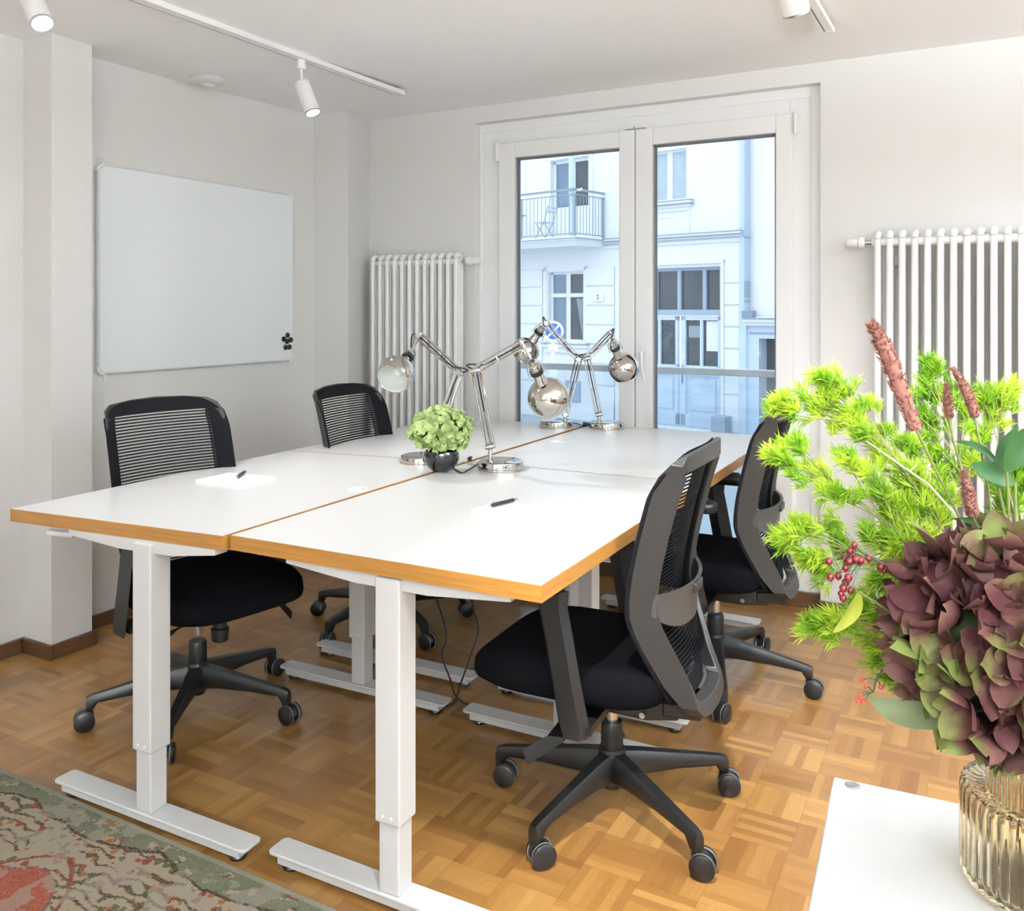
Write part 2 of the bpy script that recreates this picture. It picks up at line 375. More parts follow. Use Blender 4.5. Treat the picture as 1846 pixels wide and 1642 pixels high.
# ------------------------------------------------------------------ geometry helpers
class MB:
    def __init__(s): s.v = []; s.f = []; s.m = []; s.cur = 0
    def add(s, vs, fs):
        o = len(s.v); s.v += [tuple(v) for v in vs]
        for f in fs: s.f.append(tuple(i + o for i in f)); s.m.append(s.cur)
        return s
    def box(s, x0, x1, y0, y1, z0, z1, mat=None):
        vs = [(x0, y0, z0), (x1, y0, z0), (x1, y1, z0), (x0, y1, z0), (x0, y0, z1), (x1, y0, z1), (x1, y1, z1), (x0, y1, z1)]
        if mat is not None: vs = [mat @ Vector(v) for v in vs]
        return s.add(vs, [(0, 3, 2, 1), (4, 5, 6, 7), (0, 1, 5, 4), (1, 2, 6, 5), (2, 3, 7, 6), (3, 0, 4, 7)])
    def ring_loft(s, rings, closed=True, cap0=True, cap1=True):
        n = len(rings[0]); vs = [p for r in rings for p in r]; fs = []
        for i in range(len(rings) - 1):
            for j in range(n if closed else n - 1):
                k = (j + 1) % n
                fs.append((i * n + j, i * n + k, (i + 1) * n + k, (i + 1) * n + j))
        if cap0: fs.append(tuple(range(n - 1, -1, -1)))
        if cap1: fs.append(tuple((len(rings) - 1) * n + j for j in range(n)))
        return s.add(vs, fs)
    def tube(s, pts, r, n=8, cap=True):
        pts = [Vector(p) for p in pts]
        rs = r if isinstance(r, (list, tuple)) else [r] * len(pts)
        rings = []; prev = None
        for i, p in enumerate(pts):
            if i == 0: t = pts[1] - pts[0]
            elif i == len(pts) - 1: t = pts[-1] - pts[-2]
            else: t = (pts[i + 1] - pts[i]).normalized() + (pts[i] - pts[i - 1]).normalized()
            if t.length < 1e-9: t = Vector((0, 0, 1))
            t.normalize()
            if prev is None:
                a = Vector((0, 0, 1)) if abs(t.z) < 0.9 else Vector((1, 0, 0))
            else: a = prev
            u = (a - t * a.dot(t))
            if u.length < 1e-6: u = t.orthogonal()
            u.normalize(); prev = u; v = t.cross(u)
            rings.append([p + (u * math.cos(2 * math.pi * k / n) + v * math.sin(2 * math.pi * k / n)) * rs[i] for k in range(n)])
        return s.ring_loft(rings, True, cap, cap)
    def lathe(s, prof, c=(0, 0, 0), n=32, mat=None, cap0=False, cap1=False, rib=None):
        rings = []
        for (r, z) in prof:
            ring = []
            for k in range(n):
                a = 2 * math.pi * k / n
                rr = r * (1 + rib * (0.5 - 0.5 * math.cos(a * RIBS))) if rib else r
                p = Vector((rr * math.cos(a), rr * math.sin(a), z))
                if mat is not None: p = mat @ p
                ring.append(p + Vector(c))
            rings.append(ring)
        return s.ring_loft(rings, True, cap0, cap1)
    def prism(s, poly, h0, h1, mat=None):
        """poly in xy, extruded in z"""
        r0 = [Vector((x, y, h0)) for x, y in poly]; r1 = [Vector((x, y, h1)) for x, y in poly]
        if mat is not None: r0 = [mat @ p for p in r0]; r1 = [mat @ p for p in r1]
        return s.ring_loft([r0, r1])
    def sphere(s, c, r, n=12, k=8, sc=(1, 1, 1)):
        rings = []
        for i in range(1, k):
            t = math.pi * i / k
            rings.append([Vector(c) + Vector((r * sc[0] * math.sin(t) * math.cos(2 * math.pi * j / n), r * sc[1] * math.sin(t) * math.sin(2 * math.pi * j / n), r * sc[2] * math.cos(t))) for j in range(n)])
        return s.ring_loft(rings)
    def build(s, name, mat, parent=None, smooth=True, bevel=0, label=None, mats=None, ang=38, loc=None, rot=None):
        me = bpy.data.meshes.new(name); me.from_pydata(s.v, [], s.f); me.update()
        for mm in (mats or [mat]): me.materials.append(mm)
        if mats: me.polygons.foreach_set('material_index', s.m)
        if smooth:
            me.shade_smooth(); me.set_sharp_from_angle(angle=R(ang))
        o = bpy.data.objects.new(name, me); COL.objects.link(o)
        if parent: o.parent = parent
        if bevel:
            b = o.modifiers.new('bevel', 'BEVEL'); b.width = bevel; b.segments = 2; b.limit_method = 'ANGLE'; b.angle_limit = R(40)
        if label: o['label'] = label
        if loc is not None: o.location = loc
        if rot is not None: o.rotation_euler = rot
        return o

def RZ(a): return Matrix.Rotation(a, 4, 'Z')
def RX(a): return Matrix.Rotation(a, 4, 'X')
def RY(a): return Matrix.Rotation(a, 4, 'Y')
def TR(*p): return Matrix.Translation(Vector(p))
def frame_to(axis, origin=(0, 0, 0)):
    """matrix turning local +z onto axis"""
    q = Vector((0, 0, 1)).rotation_difference(Vector(axis).normalized())
    return Matrix.Translation(Vector(origin)) @ q.to_matrix().to_4x4()

def tag(o, label=None, cat=None, group=None, kind=None):
    if label: o['label'] = label
    if cat: o['category'] = cat
    if group: o['group'] = group
    if kind: o['kind'] = kind
    return o
def empty(name, loc=(0, 0, 0), rz=0.0):
    o = bpy.data.objects.new(name, None); o.empty_display_size = 0.1
    o.location = loc; o.rotation_euler = (0, 0, rz); COL.objects.link(o)
    return o
def thing(name, label, cat, loc=(0, 0, 0), rz=0.0, group=None):
    return tag(empty(name, loc, rz), label, cat, group)
def struct(o, label=None, cat=None): return tag(o, label, cat, kind='structure')
def kids(o): return KIDS.get(o.name, [])
def copy_tree(o, parent=None):
    c = o.copy(); COL.objects.link(c)
    c.parent = parent
    for ch in list(o.children): copy_tree(ch, c)
    return c
# ================================================================== the room
XL, XL0, XP1, XP2, XC = -3.395, -3.42, -3.239, -3.146, -3.244
YB, HC, HCB = 4.15, 2.457, 2.4906
XR, YR = 2.5, -2.7
YP0, YP1, YQ = 2.147, 2.324, 3.84
def wallbox(name, *boxes, mat='wall', label=None, cat='wall'):
    b = MB()
    for bx in boxes: b.box(*bx)
    return struct(b.build(name, M[mat], smooth=False), label, cat)
wallbox('floor', (-3.7, 2.8, -3.0, 4.32, -0.08, 0.0), mat='parquet', label='oak mosaic parquet floor in small basket weave squares', cat='floor')
# ceiling: flat, rising very slightly towards the window wall
b = MB()
b.ring_loft([[(x, -3.0, HC), (x, 2.9, HC), (x, YB, HCB), (x, YB + 0.3, HCB), (x, YB + 0.3, 2.8), (x, -3.0, 2.8)] for x in (-3.7, 2.8)])
struct(b.build('ceiling', M['ceiling'], smooth=False), 'smooth white painted ceiling', 'ceiling')
wallbox('wall_left', (XL - 0.3, XL, YP1, YQ, 0, 2.75), (XL0 - 0.28, XL0, YR - 0.1, YP0, 0, 2.75),
        label='off-white wall behind the whiteboard', cat='wall')
b = MB()
b.box(XL - 0.3, XP1, YP0, YP1, 0, 2.75)
b.prism([(XL - 0.3, YQ), (XP2, YQ), (XC, YB), (XC, YB + 0.2), (XL - 0.3, YB + 0.2)], 0, 2.75)
struct(b.build('wall_pier', M['wall'], smooth=False), 'off-white wall piers either side of the whiteboard', 'wall')
NL, NR, NT = -2.511, -0.6845, 2.401
wallbox('wall_back', (-3.7, NL, YB, YB + 0.3, 0, 2.75), (NR, 2.8, YB, YB + 0.3, 0, 2.75), (NL, NR, YB, YB + 0.3, NT, 2.75),
        label='off-white wall around the balcony door', cat='wall')
# right wall and rear wall, with windows added for fill in the unseen half of the room
wallbox('wall_right', (XR, XR + 0.2, -3.0, 0.4, 0, 2.75), (XR, XR + 0.2, 2.0, 4.4, 0, 2.75), (XR, XR + 0.2, 0.4, 2.0, 0, 0.75), (XR, XR + 0.2, 0.4, 2.0, 2.25, 2.75))
wallbox('wall_rear', (-3.7, -2.25, YR - 0.2, YR, 0, 2.75), (-0.75, 0.25, YR - 0.2, YR, 0, 2.75), (1.75, 2.8, YR - 0.2, YR, 0, 2.75),
        (-2.25, -0.75, YR - 0.2, YR, 0, 0.65), (0.25, 1.75, YR - 0.2, YR, 0, 0.65), (-2.25, -0.75, YR - 0.2, YR, 2.25, 2.75), (0.25, 1.75, YR - 0.2, YR, 2.25, 2.75))
for i, (x0, x1) in enumerate(((-2.25, -0.75), (0.25, 1.75))):
    b = MB()
    b.box(x0, x0 + 0.07, YR - 0.08, YR - 0.02, 0.65, 2.25); b.box(x1 - 0.07, x1, YR - 0.08, YR - 0.02, 0.65, 2.25)
    xm = (x0 + x1) / 2
    b.box(xm - 0.06, xm + 0.06, YR - 0.08, YR - 0.02, 0.65, 2.25)
    b.box(x0 + 0.07, x1 - 0.07, YR - 0.08, YR - 0.02, 0.65, 0.72); b.box(x0 + 0.07, x1 - 0.07, YR - 0.08, YR - 0.02, 2.18, 2.25)
    struct(b.build('window_%d' % (i + 2), M['white_frame'], smooth=False), None, None)
# skirting
BH, BT = 0.058, 0.016
def skirt(name, *boxes, label=None):
    b = MB()
    for bx in boxes: b.box(*bx)
    return struct(b.build(name, M['skirting'], smooth=False, bevel=0.003), label, 'skirting board')
skirt('baseboard_left', (XL0, XL0 + BT, YR, YP0 - BT, 0, BH), (XL0, XP1 + BT, YP0 - BT, YP0, 0, BH), (XP1, XP1 + BT, YP0, YP1 + BT, 0, BH),
      (XL, XL + BT, YP1 + BT, YQ, 0, BH), (XL, XP2, YQ - BT, YQ, 0, BH), label='dark brown wooden skirting along the left wall and pier')
skirt('baseboard_back', (XC, NL, YB - BT, YB, 0, BH), (NR, 2.5, YB - BT, YB, 0, BH), (NL, NR, 4.207 - 0.02, 4.207, 0, BH + 0.012),
      label='dark brown wooden skirting under the balcony door and radiators')

# ------------------------------------------------------------------ balcony door
YF = 4.207
b = MB()   # fixed frame
b.box(NL, -2.36, YF, YF + 0.07, 0.07, NT); b.box(-0.83, NR, YF, YF + 0.07, 0.07, NT)
b.box(-2.36, -0.83, YF, YF + 0.07, 2.27, NT); b.box(-2.36, -0.83, YF, YF + 0.07, 0.07, 0.13)
# slim cover bead between wall and frame
b.box(NL, NL + 0.022, YF - 0.012, YF, 0.07, NT); b.box(NR - 0.05, NR, YF - 0.010, YF, 0.07, NT - 0.02)
b.box(NL, NR, YF - 0.008, YF, NT - 0.05, NT)
door = struct(b.build('door_1', M['white_frame'], smooth=False, bevel=0.004), 'white double glazed balcony door in a shallow wall recess', 'door')
def leaf(x0, x1, gx0, gx1, gz0, gz1, lab):
    b = MB(); y0, y1 = YF - 0.022, YF - 0.0005 if False else YF + 0.055; z0, z1 = 0.115, 2.283
    b.box(x0, gx0, y0, y1, z0, z1); b.box(gx1, x1, y0, y1, z0, z1)
    b.box(gx0, gx1, y0, y1, gz1, z1); b.box(gx0, gx1, y0, y1, z0, gz0)
    o = b.build('door_leaf', M['white_frame'], door, smooth=False, bevel=0.005)
    b = MB(); t = 0.009
    ys0, ys1 = YF + 0.004, YF + 0.03
    b.box(gx0 - 0.001, gx0 + t, ys0, ys1, gz0, gz1); b.box(gx1 - t, gx1 + 0.001, ys0, ys1, gz0, gz1)
    b.box(gx0, gx1, ys0, ys1, gz1 - t, gz1 + 0.001); b.box(gx0, gx1, ys0, ys1, gz0 - 0.001, gz0 + t)
    b.build('seal', M['seal'], o, smooth=False, label='dark rubber glazing seal')
    b = MB(); b.box(gx0 + 0.002, gx1 - 0.002, YF + 0.014, YF + 0.019, gz0 + 0.002, gz1 - 0.002)
    b.build('glass_pane', M['glass'], o, smooth=False)
    return o
l1 = leaf(-2.379, -1.590, -2.28, -1.673, 0.26, 2.198, 'left')
l2 = leaf(-1.586, -0.8125, -1.495, -0.891, 0.26, 2.198, 'right')
b = MB()   # gap seal between the leaves
b.box(-1.5905, -1.5855, YF - 0.016, YF + 0.04, 0.12, 2.28)
b.build('gap_seal', M['seal'], door, smooth=False)
def hinge(x, z):
    b = MB(); b.tube([(x, YF - 0.03, z - 0.05), (x, YF - 0.03, z + 0.05)], 0.009, 12)
    b.box(x - 0.014, x + 0.014, YF - 0.024, YF - 0.001, z - 0.045, z + 0.045)
    b.build('hinge', M['white_plastic'], door)
for x in (-2.388, -0.801):
    for z in (2.235, 0.23): hinge(x, z)
b = MB()
b.box(-1.64, -1.593, YF - 0.034, YF - 0.0, 2.287, 2.302); b.box(-1.583, -1.53, YF - 0.034, YF - 0.0, 2.287, 2.302)
b.build('catch_cover', M['white_plastic'], door, smooth=False, bevel=0.003)
b = MB()
b.box(-1.553, -1.523, YF - 0.030, YF - 0.021, 1.115, 1.185)
b.tube([(-1.538, YF - 0.022, 1.155), (-1.538, YF - 0.062, 1.155)], 0.010, 10)
b.tube([(-1.538, YF - 0.060, 1.160), (-1.536, YF - 0.064, 1.10), (-1.526, YF - 0.060, 1.02)], [0.010, 0.009, 0.007], 10)
b.build('door_handle', M['white_plastic'], l2, bevel=0.002, label='white lever handle')

# balcony with glass balustrade in front of the door
b = MB(); b.box(-3.2, 0.0, 4.45, 4.75, -0.30, -0.12)
struct(b.build('trim_1', M['stucco_smooth'], smooth=False), 'shallow ledge outside the balcony door', 'ledge')
bal = thing('glass_balustrade', 'low glass balustrade with pale metal handrail outside the balcony door', 'balustrade', (0, 0, 0))
b = MB(); b.box(-2.9, -0.3, 4.50, 4.545, 1.029, 1.065); b.build('handrail', M['stucco_smooth'], bal, smooth=False, bevel=0.004)
b = MB(); b.box(-2.9, -0.3, 4.518, 4.528, -0.10, 1.029); b.build('glass_panel', M['balustrade_glass'], bal, smooth=False)
b = MB(); b.box(-2.9, -0.3, 4.508, 4.538, -0.12, -0.07); b.build('bottom_rail', M['rail'], bal, smooth=False)

# ------------------------------------------------------------------ radiators
def radiator(x0, pitch, n, zt, side, label):
    """column radiator: every section three tubes deep; front tubes at y = 4.03"""
    t = thing('column_radiator', label, 'radiator', (x0 + pitch * (n - 1) / 2, 4.07, 0))
    ox, oy = t.location.x, 4.07
    zb = 0.13; r = 0.0135
    for i in range(n):
        b = MB(); x = x0 + i * pitch - ox
        for k in range(3):
            y = 4.043 + k * 0.026 - oy
            b.tube([(x, y, zb + 0.03), (x, y, zt - 0.03)], r, 12)
        for z, s in ((zt - 0.03, 1), (zb + 0.03, -1)):
            rings = []
            for a in range(9):
                an = math.pi * a / 8
                rings.append((x, 4.069 - 0.026 * math.cos(an) - oy, z + s * 0.022 * math.sin(an)))
            b.tube(rings, [r, r * 1.05, r * 1.15, r * 1.25, r * 1.3, r * 1.25, r * 1.15, r * 1.05, r], 12)
            b.tube([(x - pitch / 2, 4.069 - oy, z - s * 0.012), (x + pitch / 2, 4.069 - oy, z - s * 0.012)], 0.019, 12)
        b.build('section', M['radiator'], t)
    xe = (x0 - pitch * 0.5 - ox) if side < 0 else (x0 + (n - 0.5) * pitch - ox)
    zv = zt - 0.042; yv = 4.069 - oy
    b = MB(); b.tube([(xe, yv, zv), (xe + side * 0.03, yv, zv)], 0.012, 14)
    v = b.build('valve', M['steel'], t)
    b = MB()
    b.tube([(xe + side * 0.028, yv, zv), (xe + side * 0.034, yv, zv), (xe + side * 0.052, yv, zv), (xe + side * 0.056, yv, zv)], [0.020, 0.024, 0.024, 0.020], 20)
    pr = []
    for k in range(4):
        xx = xe + side * (0.056 + 0.018 * k)
        pr.append(xx)
    b.lathe([(0.0185, 0.056), (0.0195, 0.062), (0.0185, 0.098), (0.014, 0.104)], (xe, yv, zv), 24, RY(side * R(90)), True, True)
    b.build('thermostat_head', M['white_plastic'], v, label='ribbed white thermostat head')
    xo = x0 - ox + (n - 1) * pitch
    for xx in (x0 - ox + pitch * 1.5, xo - pitch * 1.5):
        for z in (zt - 0.12, zb + 0.12):
            b = MB(); b.box(xx - 0.012, xx + 0.012, 4.10 - oy, YB + 0.0 - oy, z - 0.02, z + 0.02)
            b.build('wall_bracket', M['white_metal'], t, smooth=False)
    b = MB()
    xp = xe - side * pitch
    b.tube([(xp, yv, zb + 0.03), (xp, yv, -0.002)], 0.008, 10)
    b.tube([(xp, yv, 0.0), (xp, yv, 0.012)], [0.028, 0.020], 20)
    b.build('supply_pipe', M['white_metal'], t)
    return t
radiator(-3.145 + 0.0135, 0.0514, 12, 1.678, 1, 'white column radiator between the wall pier and the balcony door')
radiator(-0.447 + 0.0135, 0.0486, 17, 1.704, -1, 'white column radiator right of the balcony door behind the bouquet')

# ------------------------------------------------------------------ whiteboard
wb = thing('whiteboard', 'large empty white whiteboard with rounded corners on the left wall', 'whiteboard', (XL, 3.05, 1.09))
def rrect(w_, h_, r, n=6):
    pts = []
    for cx, cy, a0 in ((w_ / 2 - r, h_ / 2 - r, 0), (-w_ / 2 + r, h_ / 2 - r, 90), (-w_ / 2 + r, -h_ / 2 + r, 180), (w_ / 2 - r, -h_ / 2 + r, 270)):
        for k in range(n + 1):
            a = R(a0 + 90 * k / n); pts.append((cx + r * math.cos(a), cy + r * math.sin(a)))
    return pts
Mwb = TR(0, 0.0, 0.457) @ Matrix(((0, 0, 1, 0), (1, 0, 0, 0), (0, 1, 0, 0), (0, 0, 0, 1)))
b = MB(); b.prism(rrect(1.205, 0.912, 0.035), 0.001, 0.020, Mwb)
fr = b.build('board_frame', M['alu'], wb, bevel=0.003)
b = MB(); b.prism(rrect(1.187, 0.894, 0.030), 0.019, 0.0225, Mwb)
b.build('writing_surface', M['board'], wb)
b = MB()
RRo = rrect(1.205, 0.912, 0.035); RRi = rrect(1.187, 0.894, 0.030)
CL = {}
for ci, key in enumerate(((True, True), (False, True), (False, False), (True, False))):
    CL[key] = RRo[ci * 7:ci * 7 + 7] + RRi[ci * 7:ci * 7 + 7][::-1]
for sy in (-0.6, 0.6):
    for z in (0.03, 0.884):
        b = MB()
        b.prism([(q0 * 1.005, q1 * 1.006) for q0, q1 in CL[(sy > 0, z > 0.4)]], 0.002, 0.0222, Mwb)
        b.build('corner_clip', M['white_plastic'], wb)
for sy in (-0.555, 0.535):
    b = MB(); b.box(0.002, 0.006, sy - 0.006, sy + 0.006, -0.028, 0.004)
    b.build('mounting_tab', M['white_plastic'], wb, smooth=False)
k = 0
for dy, dz in ((0.003, 0.044), (-0.026, 0.024), (0.027, 0.018), (-0.001, 0.010), (-0.013, -0.022), (0.018, -0.021)):
    b = MB(); b.lathe([(0.0, 0.007), (0.0135, 0.007), (0.0148, 0.004), (0.0148, 0.0), (0.0, 0.0)], (0, 0, 0), 18, RY(R(90)))
    o = b.build('magnet', M['magnet'], None, loc=(XL + 0.0226, 3.598 + dy, 1.188 + dz))
    where = ['topmost', 'upper left', 'rightmost', 'middle', 'lowest left', 'lowest right'][k]
    tag(o, 'round black magnet, %s of the cluster of six on the whiteboard' % where, 'magnet', 'round black magnets on the whiteboard'); k += 1

# ------------------------------------------------------------------ ceiling fittings
def track(x, y0, y1, w_, zc, label):
    t = thing('lighting_track', label, 'lighting track', (x, (y0 + y1) / 2, zc))
    L = (y1 - y0) / 2
    b = MB(); b.box(-w_ / 2 + 0.009, w_ / 2, -L, L, -0.020, 0); b.box(-w_ / 2, -w_ / 2 + 0.003, -L, L, -0.020, 0)
    b.build('rail', M['white_plastic'], t, smooth=False)
    b = MB(); b.box(-w_ / 2 + 0.003, -w_ / 2 + 0.009, -L, L - 0.03, -0.0195, -0.001)
    b.build('slot', M['seal'], t, smooth=False, label='dark conductor slot')
    b = MB(); b.box(-w_ / 2 - 0.001, w_ / 2 + 0.001, L - 0.03, L + 0.004, -0.021, 0)
    b.build('end_cap', M['white_plastic'], t, smooth=False)
    return t
track(-2.585, 0.2, 3.555, 0.05, HC + 0.0, 'long white ceiling track on the left above the desks')
track(-0.553, 0.2, 3.555, 0.036, HC + 0.0, 'white ceiling track on the right of the ceiling')
def spot(joint, tip, label, power, aim, size=0.05, ang=60, blend=0.5, col=(1, 0.97, 0.94), rad=0.03):
    """cylinder spot on a stem; the lamp face points along joint->tip"""
    t = thing('track_spotlight', label, 'spotlight', joint)
    J = Vector(joint); T = Vector(tip) - J
    top = HC - 0.020 - J.z
    b = MB(); b.lathe([(0.0, 0.0), (0.017, 0.0), (0.019, 0.004), (0.019, 0.034), (0.016, 0.038)], (0, 0, top - 0.038), 20, None, True, True)
    b.build('adapter', M['white_plastic'], t)
    ax = T.normalized(); Lb = 0.148
    mid = T - ax * Lb * 0.62
    b = MB(); b.tube([(0, 0, top - 0.037), (mid.x * 0.1, mid.y * 0.1, mid.z + 0.02), mid], 0.006, 10)
    b.build('stem', M['white_plastic'], t)
    b = MB(); Mx = frame_to(ax, T - ax * Lb)
    b.lathe([(0.0, 0.0), (0.026, 0.0), (0.031, 0.004), (0.033, 0.012), (0.033, Lb), (0.029, Lb + 0.001), (0.029, Lb - 0.012)], (0, 0, 0), 32, Mx)
    body = b.build('lamp_body', M['white_plastic'], t)
    b = MB(); b.lathe([(0.031, Lb - 0.004), (0.0335, Lb - 0.003), (0.0335, Lb + 0.002), (0.029, Lb + 0.002), (0.029, Lb - 0.004)], (0, 0, 0), 32, Mx)
    b.build('lamp_rim', M['steel'], body)
    b = MB(); b.lathe([(0.0, Lb - 0.006), (0.0285, Lb - 0.006)], (0, 0, 0), 24, Mx)
    b.build('lamp_lens', M['lens'], body)
    d = bpy.data.lights.new('track_spotlight_beam', 'SPOT'); d.energy = power; d.color = col
    d.spot_size = R(ang); d.spot_blend = blend; d.shadow_soft_size = rad
    o = bpy.data.objects.new('track_spotlight_beam', d)
    o.location = Vector(tip) + ax * 0.035
    dr = Vector(aim) - o.location
    o.rotation_euler = dr.to_track_quat('-Z', 'Y').to_euler()
    COL.objects.link(o)
    return t
m, nt, b_ = new_mat('lit_lamp_lens'); M['lens'] = m
b_.inputs['Base Color'].default_value = (0.9, 0.9, 0.9, 1)
b_.inputs['Emission Color'].default_value = (1, 0.96, 0.9, 1); b_.inputs['Emission Strength'].default_value = 9.0
def dvec(right, up, fwd):
    c, s = math.cos(YAW), math.sin(YAW)
    return Vector((right * c - fwd * s, right * s + fwd * c, up)).normalized()
def spot_at(tip, ax, label, power, aim, **kw):
    mid = tip - ax * 0.092
    spot((mid.x, mid.y, min(HC - 0.06, mid.z + 0.07)), tip, label, power, aim, **kw)
spot_at(at(564, 203, 3.72), dvec(0.60, -0.75, -0.28), 'white cylinder spotlight hanging from the left track', 38, (-1.2, 2.7, 0.8), ang=100, blend=0.9)
spot_at(at(76, 42, 2.60), dvec(0.70, -0.42, -0.50), 'white cylinder spotlight at the upper left corner with a glowing face', 34, (-1.9, 2.2, 0.8), ang=100, blend=0.9)
spot_at(at(1436, 24, 2.15), dvec(0.50, -0.52, 0.55), 'white cylinder spotlight hanging from the right track facing away', 40, (0.2, 3.2, 0.9), ang=90, blend=0.7)
# the lamp on the right track above and behind the picture that throws the hard shadows on the floor
spot((-0.553, 0.90, 2.37), (-0.47, 0.94, 2.28), 'white cylinder spotlight on the right track above the camera', 250, (-0.45, 2.25, 0.0), ang=53, blend=0.9, rad=0.02)
spot((0.45, 1.15, 2.37), (0.42, 1.15, 2.26), 'white cylinder ceiling spotlight above the bouquet', 9, (0.0, 1.15, 0.7), ang=70, blend=0.6, rad=0.02)
sd = thing('smoke_detector', 'round white smoke detector on the ceiling above the whiteboard', 'smoke detector', (-3.235, 2.926, HC))
b = MB(); b.lathe([(0.0, 0), (0.082, 0.0), (0.084, -0.006), (0.078, -0.016), (0.062, -0.026), (0.03, -0.030), (0.0, -0.031)], (0, 0, 0), 40)
b.build('housing', M['alu'], sd)
b = MB(); b.lathe([(0.030, -0.0295), (0.030, -0.033), (0.026, -0.036), (0.0, -0.0365)], (0, 0, 0), 32)
b.build('sensor_cap', M['white_plastic'], sd)

# unseen floor lamps added to brighten the ceiling
for ux, uy, ulab in ((1.2, -1.6, 'added tall white floor lamp behind the camera, brightening the ceiling'), (1.95, 1.75, 'added tall white floor lamp by the right wall, brightening the ceiling')):
  ul = thing('added_uplighter', ulab, 'added fill lamp', (ux, uy, 0))
  b = MB(); b.lathe([(0.0, 0.0), (0.14, 0.0), (0.14, 0.012), (0.02, 0.022), (0.0, 0.022)], (0, 0, 0), 36); b.build('base', M['white_metal'], ul)
  b = MB(); b.tube([(0, 0, 0.02), (0, 0, 1.77)], 0.012, 14); b.build('pole', M['white_metal'], ul)
  b = MB(); b.lathe([(0.0, 1.76), (0.05, 1.765), (0.17, 1.83), (0.20, 1.88), (0.197, 1.88), (0.165, 1.835), (0.05, 1.772), (0.0, 1.768)], (0, 0, 0), 40); b.build('bowl', M['white_metal'], ul)

# short track carrying the lamp above the bouquet
b = MB(); b.box(0.43, 0.47, 0.6, 1.6, HC - 0.02, HC); tag(b.build('lighting_track', M['white_plastic'], None, smooth=False), 'short white ceiling track right of the picture above the cabinet', 'lighting track')

# rug
b = MB(); b.box(-3.36, -0.9, -0.5, 1.556, 0.0, 0.009)
rg = b.build('rug', M['rug'], None, smooth=False)
rg.data.transform(TR(0, 0, 0))
tag(rg, 'worn oriental rug with red field, cream scrolls and green border', 'rug')
